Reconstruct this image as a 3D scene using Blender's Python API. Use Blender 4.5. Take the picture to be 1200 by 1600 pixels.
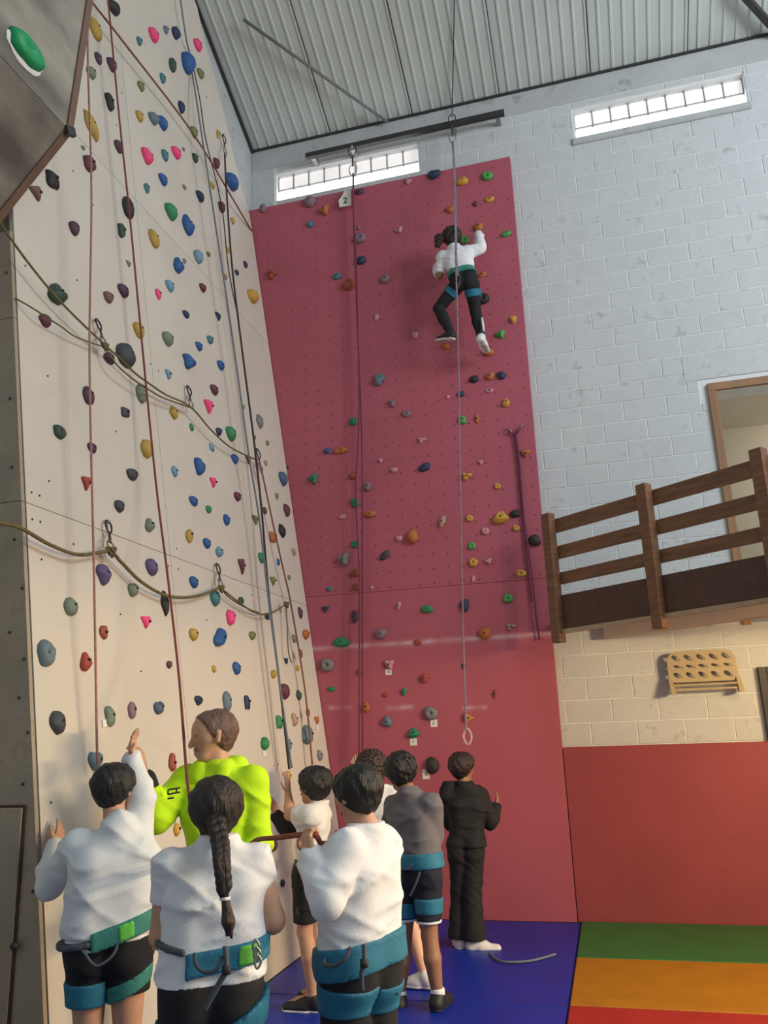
import bpy, bmesh, math, random
import numpy as np
from mathutils import Vector, Matrix
random.seed(7)
S = bpy.context.scene
for o in list(bpy.data.objects): bpy.data.objects.remove(o)

# ------------------------------------------------------------ camera
FPX = 1264.08; CAM = Vector((0, 0, 1.65))
YAW, PIT, ROL = -0.2568795, 0.25914142, -0.03703556
W_ = Vector((math.sin(YAW)*math.cos(PIT), math.cos(YAW)*math.cos(PIT), math.sin(PIT)))
R0 = Vector((math.cos(YAW), -math.sin(YAW), 0)); U0 = R0.cross(W_)
R_ = R0*math.cos(ROL) + U0*math.sin(ROL); U_ = -R0*math.sin(ROL) + U0*math.cos(ROL)
cd = bpy.data.cameras.new('camera'); cam = bpy.data.objects.new('camera', cd); S.collection.objects.link(cam)
cd.sensor_fit = 'VERTICAL'; cd.sensor_height = 24; cd.lens = FPX*24/1600; cd.clip_start = .05; cd.clip_end = 200
cam.matrix_world = Matrix(((R_.x, U_.x, -W_.x, CAM.x), (R_.y, U_.y, -W_.y, CAM.y), (R_.z, U_.z, -W_.z, CAM.z), (0, 0, 0, 1)))
S.camera = cam

# ------------------------------------------------------------ world, lights, exposure
w = bpy.data.worlds.new('daylight'); S.world = w; w.use_nodes = True
w.node_tree.nodes['Background'].inputs[0].default_value = (.86, .95, 1, 1)
w.node_tree.nodes['Background'].inputs[1].default_value = .345
def area(name, loc, target, size, sizey, power, col):
    l = bpy.data.lights.new(name, 'AREA'); l.shape = 'RECTANGLE'; l.size = size; l.size_y = sizey; l.energy = power; l.color = col
    o = bpy.data.objects.new(name, l); S.collection.objects.link(o); o.location = loc
    o.rotation_euler = (Vector(target)-Vector(loc)).to_track_quat('-Z', 'Y').to_euler(); return o
area('hall_window_light', (6.5, 2.5, 6.8), (-.5, 7.6, 5.5), 4, 2.5, 470, (.93, .97, 1))
area('mezzanine_tube_light', (3.11, 4.72, 2.368), (-2.4, 4.6, 0), 1.2, .06, 180, (1, .71, .36))
area('mezzanine_tube_light', (4.05, 3.95, 2.368), (-2.0, 3.6, 0), 1.2, .06, 150, (1, .71, .36))
area('corridor_fill', (2.9, 8.5, 4.55), (2.2, 9.3, 3.0), .4, .4, 14, (1, .92, .8))  # fill light added inside the corridor to brighten its cream walls
area('mezzanine_lamp', (1.55, 6.75, 2.22), (1.5, 7.6, 1.75), .5, .15, 4, (1, .68, .32))
S.view_settings.view_transform = 'Standard'; S.view_settings.look = 'None'; S.view_settings.exposure = 0; S.view_settings.gamma = 1
S.view_settings.use_curve_mapping = False

# ------------------------------------------------------------ helpers: pixel -> point on a known plane
def ray(x, y): return R_*((x-600)/FPX) - U_*((y-800)/FPX) + W_
def aty(x, y, Y): d = ray(x, y); return CAM + d*((Y-CAM.y)/d.y)
def atz(x, y, Z): d = ray(x, y); return CAM + d*((Z-CAM.z)/d.z)
def atx(x, y, X): d = ray(x, y); return CAM + d*((X-CAM.x)/d.x)
def proj(P):
    d = Vector(P)-CAM; z = d.dot(W_); return 600+FPX*d.dot(R_)/z, 800-FPX*d.dot(U_)/z
SN = Vector((1, 0, .14)).normalized(); SP = Vector((-2.44, 0, 0)); SV = Vector((-.14, 0, 1)).normalized(); SU = Vector((0, 1, 0))
def ats(x, y, off=0):
    d = ray(x, y); p0 = SP+SN*off
    P = CAM + d*((p0-CAM).dot(SN)/d.dot(SN))
    if P.z > 7.5: P = atx(x, y, -3.485+off)
    return P
D = 7.62; DW = 7.72

# ------------------------------------------------------------ materials
MATS = {}
def lin(c):
    return tuple(((v/255)/12.92 if v/255 <= .04045 else (((v/255)+.055)/1.055)**2.4) for v in c)
def mat(name, rgb, rough=.6, var=.12, scale=6, bump=0, bscale=60, metal=0, stretch=None, dark=None, darkscale=3, emit=0, alpha=None):
    if name in MATS: return MATS[name]
    m = bpy.data.materials.new(name); m.use_nodes = True; nt = m.node_tree; b = nt.nodes['Principled BSDF']
    c = lin(rgb)
    tc = nt.nodes.new('ShaderNodeTexCoord'); mp = nt.nodes.new('ShaderNodeMapping'); nt.links.new(tc.outputs['Object'], mp.inputs[0])
    if stretch: mp.inputs['Scale'].default_value = stretch
    oi = nt.nodes.new('ShaderNodeObjectInfo'); ml = nt.nodes.new('ShaderNodeMath'); ml.operation = 'MULTIPLY'; ml.inputs[1].default_value = 37; nt.links.new(oi.outputs['Random'], ml.inputs[0]); nt.links.new(ml.outputs[0], mp.inputs['Location'])
    n = nt.nodes.new('ShaderNodeTexNoise'); n.inputs['Scale'].default_value = scale; n.inputs['Detail'].default_value = 6; nt.links.new(mp.outputs[0], n.inputs[0])
    r = nt.nodes.new('ShaderNodeValToRGB'); nt.links.new(n.outputs[0], r.inputs[0])
    r.color_ramp.elements[0].position = .3; r.color_ramp.elements[1].position = .7
    r.color_ramp.elements[0].color = tuple(v*(1-var) for v in c)+(1,); r.color_ramp.elements[1].color = tuple(min(1, v*(1+var)) for v in c)+(1,)
    out = r.outputs[0]
    if dark:
        n2 = nt.nodes.new('ShaderNodeTexNoise'); n2.inputs['Scale'].default_value = darkscale; n2.inputs['Detail'].default_value = 8; n2.inputs['Roughness'].default_value = .7; nt.links.new(mp.outputs[0], n2.inputs[0])
        r2 = nt.nodes.new('ShaderNodeValToRGB'); nt.links.new(n2.outputs[0], r2.inputs[0]); r2.color_ramp.elements[0].position = .58; r2.color_ramp.elements[1].position = .74
        r2.color_ramp.elements[0].color = (0, 0, 0, 1)
        mx = nt.nodes.new('ShaderNodeMix'); mx.data_type = 'RGBA'; nt.links.new(r2.outputs[0], mx.inputs[0]); nt.links.new(out, mx.inputs[6]); mx.inputs[7].default_value = lin(dark)+(1,); out = mx.outputs[2]
    nt.links.new(out, b.inputs['Base Color'])
    b.inputs['Roughness'].default_value = rough; b.inputs['Metallic'].default_value = metal
    if bump:
        n3 = nt.nodes.new('ShaderNodeTexNoise'); n3.inputs['Scale'].default_value = bscale; n3.inputs['Detail'].default_value = 5; nt.links.new(mp.outputs[0], n3.inputs[0])
        bp = nt.nodes.new('ShaderNodeBump'); bp.inputs['Strength'].default_value = bump; bp.inputs['Distance'].default_value = .02; nt.links.new(n3.outputs[0], bp.inputs['Height']); nt.links.new(bp.outputs[0], b.inputs['Normal'])
    if emit:
        nt.links.new(out, b.inputs['Emission Color']); b.inputs['Emission Strength'].default_value = emit
    MATS[name] = m; return m

def node_mat_red():
    m = mat('red_panel_paint', (170, 84, 100), .6, .05, 1.5, .15, 90); nt = m.node_tree; b = nt.nodes['Principled BSDF']
    src = b.inputs['Base Color'].links[0].from_socket
    tc = nt.nodes.new('ShaderNodeTexCoord'); sep = nt.nodes.new('ShaderNodeSeparateXYZ'); nt.links.new(tc.outputs['Object'], sep.inputs[0])
    def M(op, a, b_=None, c=None):
        n = nt.nodes.new('ShaderNodeMath'); n.operation = op
        for i, v in enumerate((a, b_, c)):
            if v is None: continue
            if isinstance(v, (int, float)): n.inputs[i].default_value = v
            else: nt.links.new(v, n.inputs[i])
        return n.outputs[0]
    # bolt holes every 145 mm above the lower board
    fx = M('SUBTRACT', M('FRACT', M('DIVIDE', sep.outputs[0], .145)), .5); fz = M('SUBTRACT', M('FRACT', M('DIVIDE', sep.outputs[2], .145)), .5)
    dd = M('SQRT', M('ADD', M('MULTIPLY', fx, fx), M('MULTIPLY', fz, fz)))
    hole = M('MULTIPLY', M('LESS_THAN', dd, .05), M('GREATER_THAN', sep.outputs[2], 2.96))
    # pale uneven line at 2.4 m and three short pale bands lower down
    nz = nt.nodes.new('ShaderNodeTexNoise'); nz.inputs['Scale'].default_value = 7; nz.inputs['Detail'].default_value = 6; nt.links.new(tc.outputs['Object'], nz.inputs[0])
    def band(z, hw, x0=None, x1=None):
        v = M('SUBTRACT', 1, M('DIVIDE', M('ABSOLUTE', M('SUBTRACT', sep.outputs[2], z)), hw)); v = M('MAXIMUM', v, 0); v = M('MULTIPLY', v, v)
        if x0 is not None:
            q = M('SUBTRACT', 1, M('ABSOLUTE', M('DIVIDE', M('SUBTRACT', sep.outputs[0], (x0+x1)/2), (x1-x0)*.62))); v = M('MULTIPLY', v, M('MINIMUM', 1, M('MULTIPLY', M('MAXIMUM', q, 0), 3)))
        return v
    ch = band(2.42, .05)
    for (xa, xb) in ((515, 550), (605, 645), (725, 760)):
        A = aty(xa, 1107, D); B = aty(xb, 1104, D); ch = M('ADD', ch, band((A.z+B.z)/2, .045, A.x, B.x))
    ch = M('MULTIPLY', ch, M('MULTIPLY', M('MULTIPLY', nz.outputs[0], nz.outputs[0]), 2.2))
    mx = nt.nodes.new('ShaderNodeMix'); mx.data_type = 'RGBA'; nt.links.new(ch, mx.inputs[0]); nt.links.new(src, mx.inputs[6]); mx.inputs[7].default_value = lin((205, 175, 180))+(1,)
    m2 = nt.nodes.new('ShaderNodeMix'); m2.data_type = 'RGBA'; nt.links.new(hole, m2.inputs[0]); nt.links.new(mx.outputs[2], m2.inputs[6]); m2.inputs[7].default_value = (.055, .02, .027, 1)
    nt.links.new(m2.outputs[2], b.inputs['Base Color']); return m
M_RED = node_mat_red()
M_SLAB = mat('slab_paint', (202, 195, 183), .6, .05, 1.2, .12, 80, dark=(192, 185, 172), darkscale=2.2)
M_BLOCK = mat('painted_block', (196, 201, 204), .75, .05, 5, .35, 120, dark=(150, 155, 158), darkscale=5)
M_MORT = mat('painted_mortar', (222, 225, 226), .8, .05, 8, .3, 90)
M_CONC = mat('painted_concrete', (178, 182, 184), .8, .07, 3, .3, 60, dark=(120, 122, 122), darkscale=4)
M_ROOF = mat('roof_sheet_steel', (188, 196, 192), .5, .05, 2, 0, metal=.0)
M_DKSTEEL = mat('dark_steel', (62, 60, 62), .5, .1, 10, metal=.4)
M_STEEL = mat('steel', (150, 150, 152), .35, .08, 20, metal=.8)
M_WOOD = mat('rail_wood', (122, 86, 60), .5, .3, 4, .15, 40, stretch=(1, 1, 9))
M_WOODL = mat('frame_wood', (150, 112, 78), .55, .2, 5, .15, 40, stretch=(1, 1, .15))
M_FASC = mat('fascia_board', (84, 60, 48), .6, .18, 12, .1, 60)
M_TRIM = mat('pale_trim', (178, 160, 128), .6, .1, 8)
M_CREAM = mat('cream_plaster', (214, 206, 186), .8, .04, 2, .1, 60)
M_BLUE = mat('blue_mat_vinyl', (6, 40, 150), .45, .12, 3, .2, 30, dark=(4, 32, 122), darkscale=1.5)
M_GREY = mat('marbled_grey', (132, 128, 118), .5, .6, 1.5, .1, 40, stretch=(2.2, .9, 2.2), dark=(84, 86, 86), darkscale=1.3)
M_BROWN = mat('brown_edge', (112, 86, 72), .6, .12, 9)
M_DARKPLY = mat('dusty_plywood', (156, 144, 126), .8, .12, 3, .2, 50, dark=(116, 104, 90), darkscale=3)
M_WHITE = mat('white_card', (226, 224, 216), .7, .05, 9)
M_INK = mat('black_ink', (40, 40, 44), .7, .05, 9)
M_BOLT = mat('bolt_steel', (70, 68, 66), .4, .1, 30, metal=.7)
M_PANE_L = mat('glass_block_lower', (245, 250, 255), .3, .02, 6, emit=3.2)
M_PANE_U = mat('glass_block_upper', (235, 232, 230), .3, .06, 6, emit=.62)

# ------------------------------------------------------------ object helpers
def link(name, me, m=None, parent=None, label=None, cat=None, group=None, kind=None, loc=None):
    o = bpy.data.objects.new(name, me); S.collection.objects.link(o)
    if m is not None and me is not None:
        me.materials.clear(); me.materials.append(m)
    if loc is not None: o.location = loc
    if parent is not None: o.parent = parent
    if label: o['label'] = label
    if cat: o['category'] = cat
    if group: o['group'] = group
    if kind: o['kind'] = kind
    return o
def empty(name, loc=(0, 0, 0), **k):
    o = link(name, None, loc=loc, **k); o.empty_display_size = .1; return o
def mesh(name, V, F, smooth=False):
    me = bpy.data.meshes.new(name); me.from_pydata([tuple(v) for v in V], [], F); me.update()
    if smooth: me.polygons.foreach_set('use_smooth', [True]*len(me.polygons))
    return me
def bm_mesh(name, bm, smooth=False):
    bmesh.ops.recalc_face_normals(bm, faces=bm.faces)
    me = bpy.data.meshes.new(name); bm.to_mesh(me); bm.free()
    if smooth: me.polygons.foreach_set('use_smooth', [True]*len(me.polygons))
    return me
def box_into(bm, lo, hi, bev=0):
    lo = Vector(lo); hi = Vector(hi)
    r = bmesh.ops.create_cube(bm, size=1, matrix=Matrix.Translation((lo+hi)/2) @ Matrix.Diagonal(((hi-lo).x, (hi-lo).y, (hi-lo).z, 1)))
    if bev:
        ed = list({e for v in r['verts'] for e in v.link_edges}); bmesh.ops.bevel(bm, geom=ed, offset=bev, segments=1, affect='EDGES')
def box(name, lo, hi, m, bev=0, **k):
    bm = bmesh.new(); box_into(bm, lo, hi, bev); return link(name, bm_mesh(name, bm), m, **k)
def prism(name, pts, vec, m, **k):
    """polygon pts extruded by vec"""
    n = len(pts); vec = Vector(vec); V = [Vector(p) for p in pts]+[Vector(p)+vec for p in pts]
    F = [list(range(n))[::-1], list(range(n, 2*n))]+[[i, (i+1) % n, n+(i+1) % n, n+i] for i in range(n)]
    bm = bmesh.new(); vs = [bm.verts.new(v) for v in V]
    for f in F: bm.faces.new([vs[i] for i in f])
    return link(name, bm_mesh(name, bm), m, **k)
def beam(name, a, b, wv, wu, m, up=(0, 0, 1), bev=0, **k):
    """rectangular bar from a to b; wu = size along up, wv = size across"""
    a = Vector(a); b = Vector(b); d = (b-a); L = d.length; d.normalize(); u = Vector(up); u = (u-d*u.dot(d)).normalized(); s = d.cross(u)
    bm = bmesh.new(); box_into(bm, (-wv/2, 0, -wu/2), (wv/2, L, wu/2), bev)
    o = link(name, bm_mesh(name, bm), m, **k)
    M = Matrix((s, d, u)).transposed().to_4x4(); M.translation = a
    for v in o.data.vertices: v.co = M @ v.co
    return o
def smooth_path(P, n=8, closed=False):
    P = [Vector(p) for p in P]; out = []; N = len(P)
    rng = range(N if closed else N-1)
    for i in rng:
        if closed: p0, p1, p2, p3 = P[i-1], P[i], P[(i+1) % N], P[(i+2) % N]
        else: p0, p1, p2, p3 = P[max(i-1, 0)], P[i], P[i+1], P[min(i+2, N-1)]
        for j in range(n):
            t = j/n
            out.append(.5*((2*p1)+(p2-p0)*t+(2*p0-5*p1+4*p2-p3)*t*t+(3*p1-p0-3*p2+p3)*t**3))
    if not closed: out.append(P[-1])
    return out
def tube_data(path, rad, seg=8, closed=False):
    N = len(path); V = []; F = []; up = Vector((.13, .27, .95)).normalized()
    prev = None
    for i, p in enumerate(path):
        a = path[(i-1) % N] if (closed or i > 0) else path[i]; b = path[(i+1) % N] if (closed or i < N-1) else path[i]
        t = (b-a).normalized()
        u = prev if prev is not None else (Vector((1, 0, 0)) if abs(t.x) < .8 else Vector((0, 1, 0)))
        u = (u-t*u.dot(t)).normalized(); prev = u; v = t.cross(u)
        r = rad[i] if hasattr(rad, '__len__') else rad
        for k in range(seg):
            an = 2*math.pi*k/seg; V.append(p+u*(r*math.cos(an))+v*(r*math.sin(an)))
    for i in range(N if closed else N-1):
        j = (i+1) % N
        for k in range(seg):
            F.append([i*seg+k, i*seg+(k+1) % seg, j*seg+(k+1) % seg, j*seg+k])
    if not closed:
        F.append(list(range(seg))[::-1]); F.append([(N-1)*seg+k for k in range(seg)])
    return V, F
def tube(name, pts, rad, m, n=6, seg=8, closed=False, **k):
    path = smooth_path(pts, n, closed) if n > 1 else [Vector(p) for p in pts]
    V, F = tube_data(path, rad, seg, closed); return link(name, mesh(name, V, F, True), m, **k)
def multi_tube(name, lists, rad, m, seg=8, **k):
    V = []; F = []
    for pts, cl in lists:
        v, f = tube_data(pts, rad, seg, cl); o = len(V); V += v; F += [[i+o for i in q] for q in f]
    return link(name, mesh(name, V, F, True), m, **k)

# ============================================================ THE SHELL
box('floor', (-6, -4, -.12), (7, DW+.2, -.05), mat('floor_concrete', (120, 118, 114), .8, .1, 2), kind='structure')

W1 = (-3.22, -1.47, 7.69, 8.08); W2 = (.245, 1.98, 7.68, 8.07); DOOR = (1.26, 2.26, 2.42, 4.60)
def wall_cells(xs, zs, holes):
    xs = sorted(set(xs)); zs = sorted(set(zs)); out = []
    for a, b in zip(xs, xs[1:]):
        for c, d in zip(zs, zs[1:]):
            mx, mz = (a+b)/2, (c+d)/2
            if any(h[0] < mx < h[1] and h[2] < mz < h[3] for h in holes): continue
            out.append((a, b, c, d))
    return out
HO = (W1, W2, DOOR)
bm = bmesh.new()
for a, b, c, d in wall_cells([-3.9, 6.5]+[h[i] for h in HO for i in (0, 1)], [-.05, 8.55]+[h[i] for h in HO for i in (2, 3)], HO):
    box_into(bm, (a, DW+.0035, c), (b, DW+.22, d))
wall_back = link('wall_back', bm_mesh('wall_back', bm), M_MORT, kind='structure')
# blocks: 400 x 200 mm running bond, each its own piece
def block_mesh(wd, ht):
    bm = bmesh.new(); box_into(bm, (0, 0, 0), (wd, .03, ht)); 
    ed = [e for e in bm.edges if all(v.co.y < .001 for v in e.verts)]
    bmesh.ops.bevel(bm, geom=ed, offset=.0035, segments=1, affect='EDGES'); return bm_mesh('block', bm)
BM = {}
rest = bmesh.new(); nb = 0
for k in range(7, 41):
    z0 = .02+.2*k; z1 = z0+.2
    off = .01 if k % 2 == 0 else .21
    for j in range(-10, 16):
        a = off+.4*j; b = a+.4
        if b < -3.52 or a > 6.4: continue
        segs = [(a, b, z0, z1)]
        for h in HO+((1.12, 2.36, 4.5, 4.86),):
            ns = []
            for s in segs:
                if s[1] <= h[0]+.001 or s[0] >= h[1]-.001 or s[3] <= h[2]+.001 or s[2] >= h[3]-.001: ns.append(s); continue
                if s[0] < h[0]: ns.append((s[0], h[0], s[2], s[3]))
                if s[1] > h[1]: ns.append((h[1], s[1], s[2], s[3]))
                if s[2] < h[2]: ns.append((max(s[0], h[0]), min(s[1], h[1]), s[2], h[2]))
                if s[3] > h[3]: ns.append((max(s[0], h[0]), min(s[1], h[1]), h[3], s[3]))
            segs = ns
        for (sa, sb, sc, sd) in segs:
            sa = max(sa, -3.52); sd = min(sd, 8.14)
            if sb-sa < .03 or sd-sc < .03: continue
            if sb < -.46 and sd < 7.6: continue          # wholly behind the red panel
            x, y = proj(((sa+sb)/2, DW, (sc+sd)/2))
            wd, ht = round(sb-sa-.008, 3), round(sd-sc-.008, 3)
            if -30 < x < 1240 and y < 1180:
                if (wd, ht) not in BM: BM[(wd, ht)] = block_mesh(wd, ht); BM[(wd, ht)].materials.append(M_BLOCK)
                o = bpy.data.objects.new('block', BM[(wd, ht)]); S.collection.objects.link(o); o.parent = wall_back
                o.location = (sa+.004, DW-random.uniform(0, .0025), sc+.004); nb += 1
            else: box_into(rest, (sa+.004, DW, sc+.004), (sb-.004, DW+.03, sd-.004))
link('blocks_out_of_view', bm_mesh('blocks', rest), M_BLOCK, wall_back, kind='stuff')
print('blocks', nb)
box('ring_beam', (-3.52, DW-.004, 8.145), (6.4, DW+.2, 8.50), M_CONC, .004, parent=wall_back)
box('door_lintel', (1.0, DW-.006, 4.74), (2.6, DW+.05, 5.0), M_BLOCK, .004, parent=wall_back)
box('window_sill', (W2[0]-.03, DW-.03, 7.60), (W2[1]+.03, DW+.1, 7.68), M_CONC, .012, parent=wall_back)
# left block wall
wl = box('wall_left', (-3.9, 2.0, -.05), (-3.525, DW+.2, 12.5), M_CONC, kind='structure')
# windows of glass blocks
M_MULL = mat('mullion_grey', (128, 126, 126), .7, .08, 12)
for wi, (x0, x1, z0, z1) in enumerate((W1, W2)):
    win = empty('window_%d' % (wi+1), ((x0+x1)/2, DW+.08, z0), kind='structure')
    inv = Matrix.Translation(win.location).inverted()
    def wbox(name, lo, hi, m, bev=0):
        o = box(name, lo, hi, m, bev, parent=win); o.data.transform(inv); return o
    wbox('window_frame', (x0, DW+.012, z1-.02), (x1, DW+.12, z1+.0), M_MORT)
    wbox('window_frame', (x0, DW+.012, z0), (x0+.018, DW+.12, z1-.02), M_MORT)
    n = 9; cw = (x1-x0-.02)/n; ch = (z1-z0-.03)/2
    for i in range(n):
        for r in range(2):
            a = x0+.018+i*cw; c = z0+r*(ch+.004)
            wbox('pane', (a+.004, DW+.075, c+.004), (a+cw-.004, DW+.12, c+ch-.004), M_PANE_U if r else M_PANE_L, .01)
    for i in range(n+1):
        a = x0+.018+i*cw; wbox('mullion', (a-.004, DW+.068, z0+ch*.9), (a+.004, DW+.12, z1-.02), M_MULL)
    wbox('transom', (x0, DW+.066, z0+ch-.002), (x1, DW+.118, z0+ch+.006), M_MULL)

# door opening on the mezzanine
dr = empty('door_1', (DOOR[0], DW, DOOR[2]), kind='structure')
def dbox(name, lo, hi, m, bev=0):
    o = box(name, lo, hi, m, bev, parent=dr); o.data.transform(Matrix.Translation(dr.location).inverted()); return o
dbox('door_jamb', (1.19, DW-.03, 2.4), (1.265, DW+.16, 4.61), M_WOODL, .004)
dbox('door_jamb', (2.25, DW-.03, 2.4), (2.325, DW+.16, 4.61), M_WOODL, .004)
dbox('door_head', (1.19, DW-.03, 4.61), (2.325, DW+.16, 4.685), M_WOODL, .004)
box('wall_corridor', (.6, DW+1.6, 2.3), (4.2, DW+1.7, 5.2), M_CREAM, kind='structure')
box('ceiling_corridor', (.6, DW+.22, 4.75), (4.2, DW+1.6, 4.85), M_CREAM, kind='structure')
box('floor_corridor', (.6, DW+.22, 2.3), (4.2, DW+1.6, 2.42), M_WOOD, kind='structure')

# roof: trapezoidal steel sheets sloping up towards the hall
RM = .5; RZ = 8.46
def roofz(y): return RZ+RM*(DW-y)
ceil = empty('ceiling', (0, DW, RZ), kind='structure')
YN = .2
def sheet_mesh(wd):
    n = 8; p = wd/n; prof = []
    for i in range(n):
        prof += [(i*p, 0), (i*p+p*.72, 0), (i*p+p*.78, -.011), (i*p+p*.94, -.011)]
    prof.append((wd, 0)); V = []; F = []
    for (x, h) in prof:
        V.append((x, .15, -RM*.15+h)); V.append((x, -(DW-YN), RM*(DW-YN)+h))
    for i in range(len(prof)-1): F.append([2*i, 2*i+1, 2*i+3, 2*i+2])
    return mesh('roof_sheet', V, F)
sm = sheet_mesh(1.0); sm.materials.append(M_ROOF)
for i in range(-4, 7):
    o = bpy.data.objects.new('roof_sheet', sm); S.collection.objects.link(o); o.parent = ceil; o.location = (i*1.0+.49, 0, .006*(i % 2))
    beam('sheet_lap', (i+.49, DW+.1, roofz(DW+.1)-.004), (i+.49, YN, roofz(YN)-.004), .009, .010, M_DKSTEEL, parent=ceil).data.transform(Matrix.Translation(ceil.location).inverted())
box('trim_1', (-3.52, DW-.02, 8.425), (6.4, DW+.02, 8.455), M_DKSTEEL, kind='structure')
beam('trim_2', (-3.50, DW, roofz(DW)-.03), (-3.50, 2, roofz(2)-.03), .025, .03, M_DKSTEEL, kind='structure')
# wind braces under the roof
def on_roof(x, y, off=-.10):
    d = ray(x, y); t = (RZ+off+RM*DW-CAM.z)/(d.z+RM*d.y); return CAM+d*t
tube('roof_brace', [on_roof(380, 30), on_roof(606, 191)], .018, mat('brace_grey', (112, 114, 110), .6, .1, 6), n=1, label='thin diagonal steel brace rod under the roof above the left window', cat='brace')
beam('roof_brace', on_roof(1150, -20), on_roof(1225, 62), .06, .06, M_DKSTEEL, label='dark diagonal steel brace under the roof above the right window', cat='brace')
tube('support_cable', [on_roof(711, -60, -.02), on_roof(707, 150, -.06), aty(706, 178, DW-.1)], .006, M_DKSTEEL, n=4, label='thin steel cable running down the roof to the beam anchor', cat='cable')

# mezzanine
MZ = 2.38
E0 = Vector((-.34, 7.30, 0)); EB = Vector((1.125, 6.094, 0)); ED = (EB-E0).normalized(); EN = Vector((-ED.y, ED.x, 0))
EF = E0+ED*7.0
mezz = empty('mezzanine_floor', (0, 0, 0), kind='structure')
prism('deck', [(E0.x, DW-.01, 2.44), (E0.x, E0.y+.05, 2.44), (EF.x+.05, EF.y+.05, 2.44), (6.4, EF.y+.05, 2.44), (6.4, DW-.01, 2.44)], (0, 0, .14), M_CREAM, parent=mezz)
fo = EN*.02
beam('fascia', E0+Vector((0, 0, 2.56))-fo, EF+Vector((0, 0, 2.56))-fo, .03, .30, M_FASC, parent=mezz)
beam('edge_trim', E0+Vector((0, 0, 2.395))-fo*1.6, EF+Vector((0, 0, 2.395))-fo*1.6, .05, .035, M_TRIM, parent=mezz)
beam('soffit_beam', E0+Vector((.1, 0, 2.40))+EN*.45, EF+Vector((0, 0, 2.40))+EN*.45, .12, .10, M_CREAM, parent=mezz)
rl = empty('railing', (E0.x, E0.y, 2.58), label='dark wooden railing with three rails along the mezzanine edge', cat='railing')
def rpart(o): o.parent = rl; o.data.transform(Matrix.Translation(rl.location).inverted()); return o
def find_s(px, z):
    best = None
    for i in range(2000):
        s = i*.002; x, y = proj(E0+ED*s+Vector((0, 0, z)))
        if best is None or abs(x-px) < best[0]: best = (abs(x-px), s)
    return best[1]
S0 = find_s(866, 3.0); S1 = find_s(1022, 3.0); S2 = find_s(1206, 3.0); print('posts', S0, S1, S2)
for s in (S0, S1, S2, S2+(S2-S1)):
    p = E0+ED*s-EN*.055; rpart(beam('post', p+Vector((0, 0, 2.30)), p+Vector((0, 0, 3.46)), .10, .085, M_WOOD, up=EN, bev=.006))
for z, hh in ((3.345, .125), (3.10, .115), (2.865, .105)):
    a = E0+ED*(S0-.09); b = E0+ED*(S2+1.2)
    rpart(beam('rail', a+Vector((0, 0, z)), b+Vector((0, 0, z)), .035, hh, M_WOOD, bev=.004))

# ============================================================ CLIMBING WALLS
red = empty('climbing_wall', (-1.6, D, 0), label='tall vertical dark red climbing panel below the glass block windows', cat='climbing wall')
def child(o, root): o.parent = root; o.data.transform(Matrix.Translation(root.location).inverted()); return o
def slabx(z): return -2.44-.14*min(z, 7.5)
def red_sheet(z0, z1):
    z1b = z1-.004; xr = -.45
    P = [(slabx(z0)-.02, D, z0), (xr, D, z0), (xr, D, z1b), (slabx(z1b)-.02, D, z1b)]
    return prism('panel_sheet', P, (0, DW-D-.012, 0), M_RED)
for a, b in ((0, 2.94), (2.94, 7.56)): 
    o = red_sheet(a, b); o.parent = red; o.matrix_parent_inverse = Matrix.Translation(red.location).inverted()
lowred = box('climbing_board', (-.445, D, 0), (5.5, DW-.012, 1.415), mat('low_board_red', (146, 62, 70), .6, .08, 2, .15, 60), .004, label='long low red wall board under the mezzanine', cat='wall board')
cr = lowred

slab = empty('climbing_wall', (-2.6, 5.5, 0), label='beige plywood climbing slab leaning back beside the red panel', cat='climbing wall')
ys = [3.45, 4.93, 6.41, 7.61]; zs = [0, 2.85, 5.79, 7.5]
for a, b in zip(ys, ys[1:]):
    for c, d in zip(zs, zs[1:]):
        g = .0022; P = [Vector((slabx(z), y, z)) for y, z in ((a+g, c+g), (b-g, c+g), (b-g, d-g), (a+g, d-g))]
        child(prism('plywood_sheet', P, -SN*.03, M_SLAB), slab)
top = [(7.60, 7.5), (7.345, 7.75), (6.966, 8.25), (6.70, 8.58), (6.44, 8.83), (6.25, 9.12), (5.9, 9.3), (3.45, 10.4), (3.45, 7.5)]
child(prism('plywood_sheet', [(-3.49, y, z) for y, z in top], (-.03, 0, 0), M_SLAB), slab)
# joists behind hold the sheets up
for y in (3.5, 4.93, 6.41):
    child(prism('rib_board', [(slabx(0)-.035, y, 0), (slabx(7.4)-.035, y, 7.4), (-3.515, y, 7.4), (-3.515, y, 0)], (0, .03, 0), M_DARKPLY), slab)

# end face of the slab with its hatch
endw = empty('end_panel', (-2.9, 3.44, 0), label='dusty brown plywood end panel with a hatch beside the beige slab', cat='wall panel')
def ep(z): return slabx(z)+.0
for c, d in ((0, 2.85), (2.85, 3.93), (3.93, 4.50)):
    child(prism('plywood_sheet', [(ep(c+.002), 3.44, c+.002), (ep(d-.002), 3.44, d-.002), (-3.52, 3.44, d-.002), (-3.52, 3.44, c+.002)], (0, -.025, 0), M_DARKPLY), endw)
hA = aty(37, 1262, 3.41)
M_RUST = mat('rusty_gap', (70, 48, 34), .8, .2, 12)
child(box('hatch', (-3.45, 3.40, .05), (hA.x, 3.416, hA.z), M_DARKPLY, .003), endw)
child(box('hatch_gap', (hA.x, 3.405, .05), (hA.x+.012, 3.414, hA.z+.012), M_RUST), endw)
child(box('hatch_gap', (-3.45, 3.405, hA.z), (hA.x, 3.414, hA.z+.012), M_RUST), endw)
child(tube('hatch_knob', [aty(22, 1478, 3.40), aty(22, 1478, 3.37)], .018, M_DKSTEEL, n=1), endw)

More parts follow.
